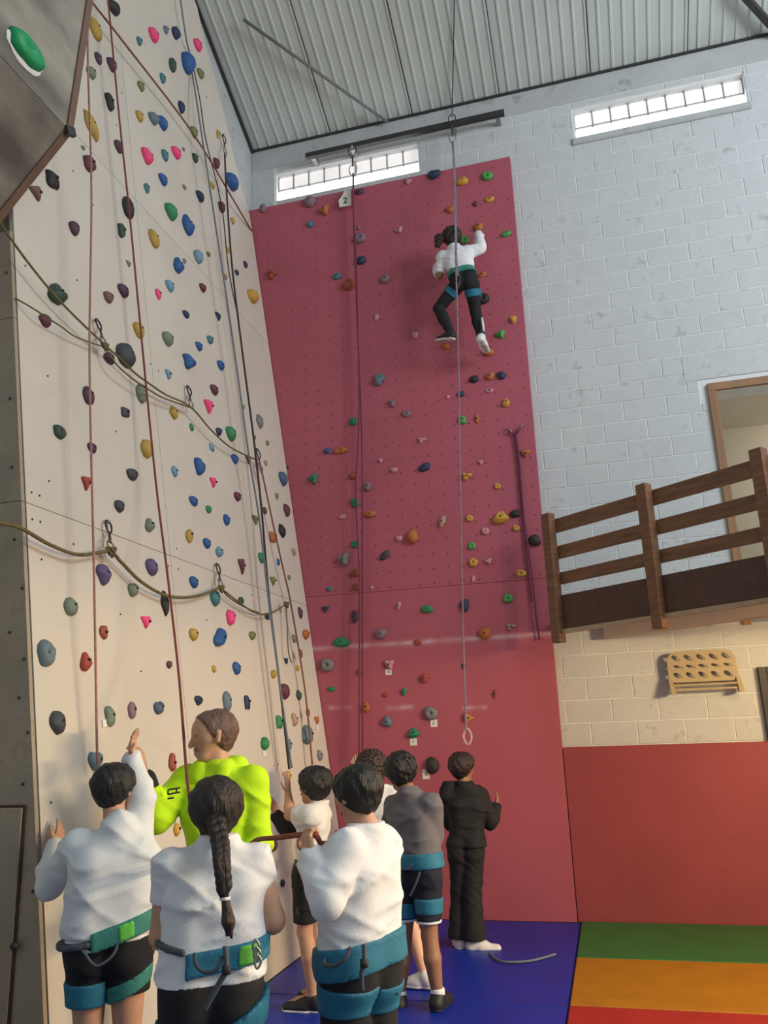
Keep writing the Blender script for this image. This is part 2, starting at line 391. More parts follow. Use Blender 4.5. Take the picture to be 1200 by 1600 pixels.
def dots(root, L, fn, nrm, r):
    for x, y in L:
        c = fn(x, y); child(tube('screw', [c-nrm*.004, c+nrm*.004], r, M_BOLT, n=1, seg=6), root)
dots(endw, ((10.5, 426), (15.6, 623), (18.8, 730), (22.7, 843), (35, 919), (15.6, 988), (38, 1030), (30, 1090), (36, 1225), (44, 1144), (52, 1392)), lambda x, y: aty(x, y, 3.414), Vector((0, -1, 0)), .008)
dots(slab, [(x/2.557, 390+y/2.557) for x, y in ((100, 65), (307, 122), (190, 505), (195, 925), (125, 970), (157, 983), (128, 1078), (160, 1088), (165, 1238), (293, 1177), (480, 1457), (462, 727), (600, 457), (632, 484), (705, 1195), (712, 1277), (672, 1265), (825, 1480), (1005, 1380), (1040, 1392), (958, 745))]+[(79, 1254), (428, 1196), (434, 1194), (220, 1049), (182, 196), (114, 267), (145, 320), (190, 145), (200, 78), (323, 152)], lambda x, y: ats(x, y, .0), SN, .006)

# marbled grey overhang above the end panel
ov = empty('climbing_overhang', (-2.9, 3.0, 4.63), label='marbled grey overhanging climbing panels with brown edge above the end panel', cat='climbing wall')
oe0 = Vector((-3.13, 3.36, 4.58)); oe1 = aty(103, 198, 3.36); oe2 = aty(134, 0, 3.36); oe2 = oe1+(oe2-oe1)*1.9
child(prism('panel_sheet', [oe0, oe1-(oe1-oe0).normalized()*.003, oe1-(oe1-oe0).normalized()*.003+Vector((-.03, 0, .02)), oe0+Vector((-.03, 0, .02))], (0, -2.4, 0), M_GREY), ov)
child(prism('panel_sheet', [oe1, oe2, oe2+Vector((-.04, 0, 0)), oe1+Vector((-.04, 0, .0))], (0, -2.4, 0), M_GREY), ov)
nd = Vector((0, 1, 0))
child(prism('edge_batten', [oe0+Vector((0, .0, -.02)), oe1+Vector((.012, 0, 0)), oe1+Vector((-.10, 0, .06)), oe0+Vector((-.10, 0, .02))], (0, .05, 0), M_BROWN), ov)
child(prism('edge_batten', [oe1+Vector((.012, 0, .0)), oe2+Vector((.012, 0, 0)), oe2+Vector((-.10, 0, 0)), oe1+Vector((-.10, 0, .06))], (0, .05, 0), M_BROWN), ov)
child(beam('hinge', oe1+Vector((.0, -.0, -.02)), oe1+Vector((.012, .058, -.0)), .03, .05, M_DKSTEEL), ov)

# ============================================================ CLIMBING HOLDS
COL = dict(black=(38, 37, 40), charcoal=(62, 66, 72), navy=(34, 52, 82), blue=(38, 88, 146), ltblue=(110, 148, 170), teal=(62, 120, 128), slate=(98, 118, 128),
           green=(52, 132, 84), dkgreen=(52, 74, 62), sage=(112, 128, 112), olive=(116, 122, 74), yellow=(176, 146, 66), gold=(196, 152, 62), pink=(232, 70, 128),
           maroon=(98, 48, 62), plum=(78, 52, 72), purple=(92, 80, 122), brown=(112, 84, 72), tan=(168, 140, 116), red=(158, 66, 54), orange=(176, 104, 56),
           rust=(150, 74, 50), grey=(122, 120, 122), mauve=(130, 106, 118), rose=(196, 140, 150), lime=(74, 156, 78), emerald=(28, 128, 88), slateblue=(70, 92, 118))
def hold_mesh(kind, seed):
    rnd = random.Random(seed); bm = bmesh.new(); bmesh.ops.create_icosphere(bm, subdivisions=3, radius=1)
    ph = [rnd.uniform(0, 6.28) for _ in range(6)]
    for v in bm.verts:
        x, y, z = v.co                                   # x across, y up, z out
        th = math.atan2(y, x); rr = math.hypot(x, y)
        r = 1+.06*math.sin(2*th+ph[0])+.05*math.sin(3*th+ph[1])+.03*math.sin(5*th+ph[2]); zz = max(z, -.12)
        if kind == 'egg':
            r *= 1; x *= (.62+.38*(y+1)/2)*1.15 if y < .4 else 1.1
        elif kind == 'tri':
            q = (th-math.pi/2) % (2*math.pi/3)-math.pi/3; r *= .62/max(.5, math.cos(q)) if False else 1
            y = min(y, .5); x *= .12+1.0*(y+1)/1.5; x *= 1.2
            zz *= .85
        elif kind == 'leaf': x *= (1-.75*abs(y)**2.2)*1.25
        elif kind == 'box':
            m_ = max(abs(x), abs(y), 1e-4); s = (rr/m_)**.75; x *= s*.85; y *= s*.85; zz *= .8
        elif kind == 'bean':
            x += .38*(1-y*y)-.18; zz *= 1-.18*math.cos(3*y)
        elif kind == 'jug':
            dent = math.exp(-((y-.35)**2+x*x*.5)/.12); zz -= .55*dent*max(z, 0); zz += .3*math.exp(-((y+.15)**2)/.08)*max(z, 0); x *= 1+.15*math.sin(3*y+ph[3])
        elif kind == 'horn':
            x += .55*max(y, -.2)**2; zz *= 1.25; x *= .85
        elif kind == 'heart': x *= .55+.45*(y+1)/2; x *= 1.25; y -= .62*math.exp(-(x*x)/.05)*max(y, 0); 
        elif kind == 'ring':
            d2 = x*x+y*y; zz -= .75*math.exp(-d2/.10)*max(z, 0)
        elif kind == 'moon': y += .55*x*x-.2; y *= .9
        elif kind == 'star':
            r *= 1+.28*math.cos(3*th+ph[4]); zz *= 1+.2*math.cos(3*th+ph[4])
        elif kind == 'snow': x *= .65+.4*abs(y)**.8
        k = 1+.05*math.sin(7*v.co.x+ph[3])*math.sin(6*v.co.y+ph[4])*math.sin(5*v.co.z+ph[5])
        v.co = (x*r*k, y*r*k, zz*k)
    xs = [v.co.x for v in bm.verts]; ysv = [v.co.y for v in bm.verts]
    cx, sx = (max(xs)+min(xs))/2, (max(xs)-min(xs)); cy, sy = (max(ysv)+min(ysv))/2, (max(ysv)-min(ysv))
    for v in bm.verts: v.co.x = (v.co.x-cx)/sx; v.co.y = (v.co.y-cy)/sy; v.co.z = (v.co.z+.12)/1.12
    me = bm_mesh('hold_'+kind, bm, True); me.materials.append(None); return me
KINDS = ('blob', 'egg', 'tri', 'leaf', 'box', 'bean', 'jug', 'horn', 'heart', 'ring', 'moon', 'star', 'snow', 'ell')
HM = {k: [hold_mesh(k, 11*i+s) for s in range(3)] for i, k in enumerate(KINDS)}
bmb = bmesh.new(); bmesh.ops.create_cone(bmb, segments=8, radius1=1, radius2=1, depth=1, cap_ends=True); BOLT = bm_mesh('bolt', bmb); BOLT.materials.append(M_BOLT)
KW = dict(blob='rounded', egg='teardrop', tri='triangular', leaf='leaf-shaped', box='blocky', bean='bean-shaped', jug='jug', horn='horn-shaped', heart='heart-shaped', ring='dished', moon='crescent', star='knobbly', snow='double-lobed', ell='oval')
CW = dict(ltblue='light blue', dkgreen='dark green', slate='slate grey', sage='grey green', plum='dark plum', rose='pale pink', mauve='dusty mauve', emerald='emerald green', lime='bright green', gold='golden yellow', slateblue='slate blue', tan='tan', rust='rust brown')
def hmat(c):
    return mat('hold_'+c, COL[c], .55, .14, 14, .25, 120)
HOLDS = []
def slab_frame(px, py):
    P = ats(px, py)
    if P.z > 7.45: return P, Vector((1, 0, 0)), SU, Vector((0, 0, 1))
    return P, SN, SU, SV
def place_hold(wall, px, py, w, h, c, kind, ang=0, depth=.38):
    if wall == 's': P, n, u, v = slab_frame(px, py)
    else: P, n, u, v = aty(px, py, D), Vector((0, -1, 0)), Vector((1, 0, 0)), Vector((0, 0, 1))
    d = P-CAM; t = d.dot(W_); dn = d.normalized(); sa = abs(dn.dot(n)); ca = math.sqrt(1-sa*sa)
    H = h*t/FPX*1.04; Wd = w*t/FPX/(sa+.36*ca)*1.04 if wall == 's' else w*t/FPX*1.04
    dep = depth*min(Wd, H)*1.0
    # shift so that the middle of the visible lump, not of its foot, sits on the pixel
    if wall == 's':
        P = (ats(px, py, dep*.5) if P.z <= 7.45 else atx(px, py, -3.49+dep*.5)) - n*dep*.5
    else: P = aty(px, py, D-dep*.5)+Vector((0, dep*.5, 0))
    HOLDS.append(dict(wall=wall, P=P, n=n, u=u, v=v, W=Wd, H=H, dep=dep, c=c, kind=kind, ang=ang, px=px, py=py, size=max(w, h)))
def Z(ox, oy, sc, wall, L):
    for (x, y, w, h, c, k, *a) in L: place_hold(wall, ox+x*sc, oy+y*sc, w*sc, h*sc, c, k, a[0] if a else 0)
Z(0, 0, .35, 's', [
 (512,32,60,60,'black','blob',20),(428,125,45,98,'yellow','ell',25),(690,155,45,60,'pink','egg'),(743,132,22,40,'slate','ell'),(787,142,35,62,'navy','jug'),(624,183,24,40,'teal','egg'),(885,198,38,50,'pink','egg',20),
 (440,257,28,55,'plum','ell',10),(502,287,38,65,'plum','egg'),(410,322,40,55,'sage','blob',20),(773,287,32,65,'dkgreen','ell'),(846,280,60,100,'blue','blob'),(897,326,36,40,'olive','blob'),(728,348,26,45,'teal','egg'),
 (630,383,28,50,'olive','leaf',20),(494,455,36,85,'black','bean',15),(812,477,30,55,'navy','egg'),(410,558,46,135,'yellow','leaf',35),(625,516,30,52,'yellow','ell',15),(687,523,40,60,'slate','jug'),(729,548,42,60,'blue','egg'),
 (868,588,32,50,'olive','egg'),(975,597,16,42,'yellow','ell'),(533,653,36,60,'plum','egg',8),(662,698,48,70,'pink','heart'),(738,690,28,55,'teal','ell'),(790,680,40,55,'pink','egg',15),(873,703,24,48,'dkgreen','ell'),(968,727,30,45,'maroon','egg'),
 (373,660,18,22,'sage','blob'),(820,665,12,20,'grey','blob'),(405,730,56,72,'maroon','bean',25),(240,800,58,80,'black','box',12),(170,865,60,62,'brown','tri',30),(730,800,36,52,'blue','egg'),(656,838,24,55,'teal','leaf'),(824,835,20,22,'olive','blob'),
 (895,875,34,48,'navy','egg'),(950,827,28,28,'yellow','blob'),(1037,810,60,68,'blue','horn',-20),(575,922,48,105,'black','ell'),(768,943,52,75,'green','egg'),(992,922,28,55,'maroon','ell'),(840,1000,45,95,'blue','jug',15),(335,1017,45,68,'plum','blob',12),
 (547,1030,35,72,'dkgreen','bean'),(690,1062,42,82,'yellow','ell',22),(1040,985,18,32,'yellow','egg')])
Z(0, 380, .35, 's', [
 (798,95,42,78,'blue','jug'),(825,78,16,24,'grey','blob'),(888,57,40,64,'ltblue','ell'),(932,48,18,24,'olive','blob'),(1022,35,20,28,'yellow','tri'),(1097,95,18,32,'navy','egg'),(1058,130,20,26,'navy','blob'),(1008,150,16,26,'tan','blob'),(577,95,26,26,'olive','tri'),
 (258,222,85,95,'dkgreen','jug',10),(553,210,48,60,'plum','egg'),(488,240,45,55,'brown','blob'),(760,188,38,50,'ltblue','egg'),(708,226,25,50,'pink','egg'),(907,198,30,40,'maroon','egg'),(622,385,46,72,'yellow','egg',12),(832,316,36,34,'navy','blob'),(977,330,30,34,'navy','tri'),
 (1130,235,45,60,'gold','horn',-20),(205,343,55,60,'maroon','blob'),(753,425,50,65,'sage','egg'),(940,429,28,40,'teal','ell'),(890,459,32,40,'blue','egg'),(850,535,62,65,'blue','star'),(987,543,34,42,'blue','egg'),(753,586,26,42,'ltblue','star'),
 (567,500,80,112,'charcoal','egg',35),(490,512,45,65,'plum','moon',-60),(398,677,50,84,'plum','ell',8),(635,667,50,92,'sage','ell'),(958,652,38,46,'maroon','egg'),(937,732,46,60,'pink','tri'),(563,754,46,46,'charcoal','box',10),(777,755,38,62,'yellow','leaf',15),
 (857,820,20,36,'green','ell'),(979,840,28,38,'navy','blob'),(1033,847,44,64,'green','egg'),(1160,793,30,66,'grey','leaf',8),(1088,733,14,24,'olive','tri'),(271,842,60,62,'dkgreen','ring'),(413,913,42,48,'plum','egg'),(658,915,54,84,'yellow','ell',10),(948,910,26,34,'ltblue','box'),
 (1050,962,34,42,'blue','egg'),(1112,968,32,36,'brown','tri'),(895,997,50,78,'blue','heart',-10),(781,1018,28,50,'ltblue','egg'),(595,1031,60,56,'charcoal','blob'),(390,1075,46,62,'red','tri'),(956,1070,36,44,'pink','tri'),(1062,1130,34,42,'maroon','egg'),(866,1149,46,44,'blue','egg'),
 (933,1187,30,36,'green','blob'),(536,1173,46,56,'charcoal','egg'),(1135,870,14,20,'olive','blob'),(1193,893,12,20,'olive','blob'),(1187,980,12,20,'brown','blob')])
Z(0, 760, .35, 's', [
 (670,170,44,64,'sage','jug'),(1013,147,30,50,'blue','ell'),(848,216,50,46,'yellow','bean',60),(925,252,36,46,'blue','egg'),(980,290,34,48,'ltblue','jug'),(1143,152,34,40,'olive','tri'),(1183,107,20,34,'brown','ell'),(1168,318,28,48,'green','egg'),
 (467,392,66,95,'purple','jug',10),(680,357,56,75,'purple','egg'),(598,460,50,62,'sage','heart'),(738,520,38,115,'black','leaf'),(867,425,42,52,'blue','egg'),(1083,358,34,70,'maroon','tri'),(963,497,46,72,'teal','egg'),(1077,510,28,36,'dkgreen','blob'),(320,533,64,80,'sage','ell'),
 (465,650,42,62,'rust','bean',180),(657,607,54,52,'pink','tri'),(1033,583,44,72,'pink','heart',-10),(867,660,44,55,'yellow','egg'),(988,677,52,110,'blue','bean',-50),(1128,665,38,38,'olive','blob'),(215,742,84,115,'slate','ring'),(385,780,54,84,'red','jug'),(757,795,30,34,'maroon','blob'),
 (957,815,22,32,'yellow','egg'),(1058,810,38,56,'blue','egg'),(262,1053,74,100,'charcoal','egg'),(494,1025,50,88,'sage','snow'),(592,998,40,74,'mauve','ell'),(713,987,56,56,'slateblue','heart'),(889,955,46,42,'navy','jug'),(1016,958,42,88,'slate','ell'),(1106,963,30,62,'navy','box')])
Z(0, 1120, .4, 's', [(378,172,64,70,'slate','heart'),(675,177,34,68,'rust','bean',180),(1035,105,34,46,'green','horn',20),(693,440,30,48,'gold','blob'),(565,490,36,90,'brown','ell'),(1047,305,20,26,'charcoal','egg'),(1068,500,36,50,'maroon','egg'),(1035,850,24,34,'charcoal','blob'),(1105,650,20,26,'black','blob')])
Z(0, 0, 1, 's', [(427.5,839,14,17,'orange','box'),(441,829,11,22,'black','leaf',15),(448.5,797,10,20,'maroon','egg'),(435.5,878,6,11,'blue','box'),(459.5,862,7,11,'tan','egg'),(427.5,908,10,14,'olive','tri'),(452,902,5,8,'olive','blob'),(469.5,957,7,18,'maroon','egg'),(478.5,991,13,15,'orange','blob'),
 (460,997.5,8,13,'grey','egg'),(418,963,9,10,'navy','box'),(419,693,7,8,'olive','tri'),(415.5,723,6,9,'tan','egg'),(398,683,5,8,'olive','blob'),(443,747.5,13,22,'slateblue','egg'),(455,735,15,15,'charcoal','jug'),(433.5,776,7,10,'olive','tri'),(428,1053,10,13,'yellow','horn'),
 (446,1080,15,24,'maroon','egg'),(467,1086,9,16,'dkgreen','leaf'),(437.5,1127.5,12,20,'green','box'),(461,1124,10,19,'tan','snow'),(465,1043.5,6,9.5,'yellow','egg'),(448,1033,8,9.5,'navy','tri'),(482,1148,19,28,'slate','bean',-20),(500,1180,9,16,'grey','egg'),(496,1125.5,10,12,'orange','tri'),(453,1163,6,17,'slate','ell'),(450,1213,12,16,'gold','blob')])
Z(360, 150, 500/1200, 'r', [(120,420,25,38,'mauve','egg'),(297,393,45,45,'mauve','blob'),(350,427,40,40,'orange','star'),(480,358,42,22,'plum','blob'),(668,320,25,22,'rose','star'),(762,293,50,36,'navy','moon'),(868,317,46,34,'gold','jug'),(963,297,42,36,'lime','ring'),(918,403,18,22,'maroon','blob'),(972,388,36,20,'gold','moon'),(823,424,36,28,'orange','jug'),
 (298,480,26,26,'teal','blob'),(485,530,46,42,'mauve','ring'),(480,494,14,16,'mauve','blob'),(630,502,32,24,'rose','star'),(488,615,40,32,'navy','blob'),(930,490,34,38,'orange','ell'),(878,538,36,32,'lime','ring'),(1033,515,38,24,'lime','jug',10),(158,668,36,36,'rust','star'),(398,675,32,26,'teal','blob'),(440,705,44,44,'rust','jug'),(580,685,40,34,'mauve','blob'),
 (942,670,34,18,'orange','moon'),(948,757,44,44,'black','ring'),(1060,837,28,30,'gold','jug'),(1010,893,38,32,'lime','star'),(693,897,24,26,'rose','moon'),(548,828,18,26,'rose','bean'),(808,937,30,26,'orange','egg'),(968,960,40,30,'orange','horn',-40),(555,1063,40,48,'slate','jug',-20),(912,1061,36,28,'black','blob'),(972,1050,34,30,'orange','blob'),(1015,1047,34,30,'navy','egg',-30),
 (863,1117,28,22,'navy','blob'),(972,1105,32,16,'rose','moon'),(815,1128,16,14,'rose','blob'),(1033,1148,30,34,'gold','jug'),(605,1153,30,28,'mauve','star'),(660,1190,34,26,'mauve','ring')])
Z(360, 600, 500/1200, 'r', [(458,140,32,30,'emerald','blob'),(870,133,28,34,'lime','snow'),(925,130,38,18,'orange','leaf',90),(362,250,26,26,'blue','star'),(412,247,56,28,'orange','ring'),(718,210,30,22,'rose','star'),(1108,262,42,28,'orange','tri'),(562,288,16,18,'rose','star'),(613,322,28,20,'rose','jug'),(727,311,48,30,'navy','ell',15),(937,294,20,18,'rose','star'),(887,346,38,30,'gold','star'),
 (458,345,30,26,'rust','blob'),(313,359,40,36,'emerald','tri',20),(513,384,32,36,'mauve','blob'),(1001,382,24,24,'gold','ring'),(465,445,40,30,'emerald','egg',-40),(520,488,50,26,'orange','moon'),(418,498,28,18,'rose','blob'),(793,516,50,26,'tan','leaf',70),(897,502,26,26,'gold','ring'),(1013,499,60,46,'gold','jug'),(1065,487,36,30,'black','egg',20),(1072,540,24,24,'gold','ring'),
 (956,551,28,28,'rose','ring'),(683,572,46,50,'orange','horn',30),(632,580,28,22,'rose','moon'),(468,600,30,28,'emerald','ring'),(905,606,28,30,'lime','ring'),(578,642,48,26,'charcoal','ell',38),(422,657,48,50,'grey','star'),(1140,587,42,46,'black','egg',30),(911,668,34,34,'gold','ring'),(965,664,30,24,'rose','star'),(465,708,40,30,'rust','jug'),(1090,709,40,28,'gold','ring'),
 (911,730,16,26,'rose','bean'),(370,768,22,18,'teal','blob'),(473,760,28,28,'rust','ring'),(530,764,14,14,'rose','moon'),(1040,803,38,34,'lime','ring'),(876,830,34,46,'navy','bean',180),(630,832,34,18,'rose','leaf',75),(737,842,46,30,'green','ell'),(355,846,28,22,'navy','tri'),(468,871,30,46,'plum','bean'),(415,967,64,36,'emerald','ell'),(563,937,46,40,'mauve','blob'),
 (702,968,26,22,'red','ring'),(952,935,46,44,'orange','blob'),(1053,911,36,24,'tan','star'),(362,1053,50,50,'grey','ring'),(595,1053,36,34,'rose','star'),(875,1059,14,24,'navy','egg'),(726,1102,32,34,'red','bean',150),(377,1143,30,18,'emerald','ell'),(580,1165,22,16,'red','ring'),(650,1154,32,20,'emerald','leaf',80),(485,1080,22,22,'rust','blob'),(992,1162,36,16,'red','leaf',80)])
Z(380, 1050, 500/1200, 'r', [(460,131,28,40,'orange','jug'),(541,187,38,38,'slate','moon',60),(704,154,50,50,'grey','ring'),(637,229,46,36,'emerald','jug'),(848,172,34,36,'gold','tri',90),(708,350,48,60,'black','egg',180)])
# labels: look, wall, height; then the neighbour's colour where two would read alike
def cname(c): return CW.get(c, c)
for H_ in HOLDS:
    z = H_['P'].z; s = H_['size']; H_['sz'] = 'tiny' if s < 10 else 'small' if s < 16 else 'mid-sized' if s < 26 else 'large'
    if H_['wall'] == 's': zone = 'low on the beige slab' if z < 2.85 else 'midway up the beige slab' if z < 5.79 else 'high on the beige slab'
    else: zone = 'low on the red panel' if z < 2.42 else 'midway up the red panel' if z < 4.7 else 'high on the red panel'
    H_['lab'] = '%s %s %s climbing hold %s' % (H_['sz'], cname(H_['c']), KW[H_['kind']], zone)
from collections import Counter
cnt = Counter(h['lab'] for h in HOLDS)
for h in HOLDS:
    if cnt[h['lab']] > 1:
        nb_ = sorted((g for g in HOLDS if g is not h and g['wall'] == h['wall'] and g['c'] != h['c']), key=lambda g: (g['P']-h['P']).length)[0]
        h['lab2'] = h['lab'].replace(' climbing', '')+', beside a %s one' % cname(nb_['c'])
cnt2 = Counter(h.get('lab2', h['lab']) for h in HOLDS)
for h in HOLDS:
    if cnt2[h.get('lab2', h['lab'])] > 1:
        cs = []
        for g in sorted((g for g in HOLDS if g is not h and g['wall'] == h['wall'] and g['c'] != h['c']), key=lambda g: (g['P']-h['P']).length):
            if cname(g['c']) not in cs: cs.append(cname(g['c']))
        h['lab2'] = h['lab'].replace(' climbing', '').replace(' up the ', ' up ')+', beside %s and %s ones' % (cs[0], cs[1])
for i, h in enumerate(HOLDS):
    a = math.radians(h['ang']); u = h['u']*math.cos(a)+h['v']*math.sin(a); v = h['v']*math.cos(a)-h['u']*math.sin(a)
    me = HM[h['kind']][i % 3]
    root = bpy.data.objects.new('climbing_hold', me); S.collection.objects.link(root)
    M = Matrix((u*h['W'], v*h['H'], h['n']*h['dep']*1.25)).transposed().to_4x4(); M.translation = h['P']; root.matrix_world = M
    root.material_slots[0].link = 'OBJECT'; root.material_slots[0].material = hmat(h['c'])
    root['label'] = h.get('lab2', h['lab']); root['category'] = 'climbing hold'; root['group'] = 'climbing holds on the beige slab' if h['wall'] == 's' else 'climbing holds on the red panel'
    if h['size'] >= 13:
        b = bpy.data.objects.new('bolt', BOLT); S.collection.objects.link(b); b.parent = root
        r = .009; b.scale = (r/h['W'], r/h['H'], .012/(h['dep']*1.25)); b.location = (.02, .04, .93 if h['kind'] != 'ring' else .45)
print('holds', len(HOLDS))
# big green hold on the overhang
gP = aty(39, 78, 3.2)
def on_over(x, y):
    n = (oe2-oe1).cross(Vector((0, 1, 0))).normalized(); d = ray(x, y); return CAM+d*((oe1-CAM).dot(n)/d.dot(n)), n
P, n = on_over(38, 80)
if n.x < 0: n = -n
vv = (oe2-oe1).normalized(); uu = Vector((0, 1, 0))
gh = empty('climbing_hold', P, label='large bright green dished climbing hold on the marbled grey overhang', cat='climbing hold')
for nm, me, s, off, mm in (('hold_body', HM['ring'][0], (.26, .145, .075), 0, 'lime'), ('chalked_base', HM['blob'][1], (.29, .17, .02), -.0, None)):
    o = bpy.data.objects.new(nm, me); S.collection.objects.link(o); o.parent = gh
    M = Matrix((uu*s[0], vv*s[1], n*s[2])).transposed().to_4x4()
    if nm == 'chalked_base': M.translation = -vv*.012
    o.matrix_local = M; o.material_slots[0].link = 'OBJECT'; o.material_slots[0].material = mat('hold_vivid_green', (20, 150, 92), .5, .1, 14) if mm else M_WHITE

# ============================================================ SIGNS AND TAGS
def text_mesh(txt, size, ext=.002):
    c = bpy.data.curves.new('t', 'FONT'); c.body = txt; c.size = size; c.extrude = ext; c.align_x = 'CENTER'; c.align_y = 'CENTER'
    o = bpy.data.objects.new('t', c); S.collection.objects.link(o); dg = bpy.context.evaluated_depsgraph_get(); me = bpy.data.meshes.new_from_object(o.evaluated_get(dg))
    bpy.data.objects.remove(o); return me
def wall_text(txt, size, loc, parent, m, rot=0):
    me = text_mesh(txt, size); me.transform(Matrix.Translation(Vector(loc)-parent.location) @ Matrix.Rotation(math.pi/2, 4, 'X') @ Matrix.Rotation(rot, 4, 'Z')); return link('digit', me, m, parent)
tg = empty('number_sign', aty(540, 308, D-.06), label='white lane sign with the number 2 at the top of the red panel', cat='sign')
pts = [aty(x, y, D-.06) for x, y in ((529, 313), (530.5, 323.5), (548.5, 320.5), (547.5, 296), (539, 297), (535, 305))]
child(prism('sign_plate', pts, (0, .006, 0), M_WHITE), tg); wall_text('2', .105, aty(539.5, 313.5, D-.064), tg, M_INK)
TAGS = [(607, 1050, 10, 9, 'r', '14', 'under the pale pink knobbly hold'), (678, 1130, 11, 11, 'r', '7', 'under the grey dished hold'), (646, 1159, 11, 11, 'r', '4', 'under the emerald green jug'), (665.5, 1209.5, 11, 15, 'r', '12', 'under the black teardrop hold'),
        (165, 1130, 11, 12, 's', '', 'under the grey green double hold'), (413, 1176, 8, 11, 's', '', 'under the green horn-shaped hold'), (249, 1288, 9, 8, 's', '', 'below the arm in the yellow sleeve'), (496, 1137, 6, 8, 's', '', 'under the orange triangular hold by the corner')]
for x, y, w_, h_, wl_, t, wh in TAGS:
    if wl_ == 'r':
        c = aty(x, y, D-.004); s = (c-CAM).dot(W_)/FPX
        o = empty('number_tag', c, label='small white paper tag pinned '+wh, cat='tag', group='paper tags on the climbing walls')
        child(box('paper', (c.x-w_*s/2, D-.004, c.z-h_*s/2), (c.x+w_*s/2, D-.001, c.z+h_*s/2), M_WHITE), o)
        for k in range(2 if len(t) > 1 else 1):     # faint handwritten strokes, too small to read
            q = c.x+(k-.3)*w_*s*.28; child(beam('pen_stroke', (q, D-.005, c.z-h_*s*.18), (q+w_*s*.10, D-.005, c.z+h_*s*.22), .003, .006, M_INK, up=(0, -1, 0)), o)
    else:
        c = ats(x, y, .004); s = (c-CAM).dot(W_)/FPX
        P = [c+SU*(a*w_*s*.75)+SV*(b*h_*s/2) for a, b in ((-1, -1), (1, -.8), (1, 1), (-1, .8))]
        o = prism('number_tag', P, SN*.003, M_WHITE, label='small white paper tag pinned '+wh, cat='tag', group='paper tags on the climbing walls')

# ============================================================ BEAM, ROPES, QUICKDRAWS
bA = aty(478, 243, DW-.16); bB = aty(788, 178, DW-.16); bz = (bA.z+bB.z)/2; bA.z = bB.z = bz
bo = empty('anchor_beam', (bA.x, DW-.16, bz), label='dark steel anchor bar bolted along the top of the block wall', cat='beam')
child(beam('bar', bA, bB, .05, .06, M_DKSTEEL), bo)
for x in (bA.x+.08, aty(550, 228, DW-.16).x, aty(706, 195, DW-.16).x, bB.x-.08): child(beam('bracket', (x, DW-.16, bz), (x, DW+.01, bz), .05, .05, M_STEEL), bo)
def carabiner(c, up, side, L, wd, r, parent, m=M_STEEL):
    up = up.normalized(); side = (side-up*side.dot(up)).normalized(); pts = []
    for k in range(14):
        a = 2*math.pi*k/14; pts.append(c+up*(L/2*math.sin(a))+side*(wd/2*math.cos(a)*(1+.25*math.sin(a))))
    o = tube('carabiner', pts, r, m, n=3, seg=6, closed=True); return child(o, parent)
M_SLING = mat('sling_dark', (58, 54, 48), .8, .15, 30)
def quickdraw(top, bot, side, label, m=M_SLING):
    top = Vector(top); bot = Vector(bot); d = bot-top; L = d.length
    q = empty('quickdraw', top, label=label, cat='quickdraw', group='quickdraws on the climbing walls')
    carabiner(top+d*.18, -d, side, L*.40, L*.22, .006, q, M_DKSTEEL); carabiner(top+d*.82, -d, side, L*.40, L*.22, .006, q, M_STEEL)
    child(beam('sling', top+d*.33, top+d*.68, .007, .018, m, up=side), q); 
    n_ = side.cross(d).normalized(); child(tube('hanger', [top-d*.02+n_*.0, top+d*.03], .012, M_STEEL, n=1), q); return q
RO = {k: mat('rope_'+k, c, .85, .25, 60, .4, 300) for k, c in dict(pink=(168, 122, 112), red=(128, 66, 62), black=(56, 46, 46), bluegrey=(108, 120, 132), brown=(132, 82, 62), olive=(108, 98, 62), violet=(150, 124, 140), wine=(112, 52, 74), orange=(158, 84, 62), cream=(196, 160, 156)).items()}
def srope(name, pts, r, m, label, off=.13, n=8, cat='rope', **k):
    return tube(name, [ats(*(p[:2]), p[2] if len(p) > 2 else off) for p in pts], r, m, n=n, seg=8, label=label, cat=cat, **k)
srope('climbing_rope', [(137, -30, .5), (137.5, 100, .4), (143, 300, .25), (140, 560, .2), (147, 900, .15), (152, 1195, .08)], .0065, RO['pink'], 'faded pink rope hanging down the slab from the overhang edge')
tube('climbing_rope', [ats(166, -30, .13), ats(186, 180, .13), ats(203, 340, .13), ats(240, 720, .14), ats(262, 900, .3), aty(279, 1050, 4.15), aty(291, 1200, 3.60), aty(298, 1262, 3.56)], .0075, RO['red'], n=8, label='dark red rope hanging down the middle of the beige slab', cat='rope')
srope('climbing_rope', [(278, -30, .08), (290, 55, .06), (296, 82, .02), (300, 112, .025), (306, 150, .10), (322, 255), (345, 405), (368, 560), (388, 705), (405, 810), (420, 940), (440, 1090), (456, 1200)], .0085, RO['bluegrey'], 'blue grey rope threaded behind the large blue hold', off=.155)
srope('climbing_rope', [(351, 238, .075), (354, 300), (363, 420), (380, 560), (397, 690), (409, 800), (420, 930), (436, 1060), (452, 1202)], .010, RO['black'], 'thick dark rope hanging beside the blue grey rope', off=.115)
srope('climbing_rope', [(299, 92, .02), (304, 114, .04), (313, 160, .10), (322, 220), (346, 320), (357, 420), (373, 500)], .006, RO['black'], 'thin dark cord from the large blue hold', off=.115)
srope('climbing_rope', [(404, 715), (412, 750), (427, 820), (445, 900), (452, 930), (466, 1010), (478, 1090), (488, 1195)], .0085, RO['brown'], 'brown rope hanging by the corner of slab and red panel', off=.08)
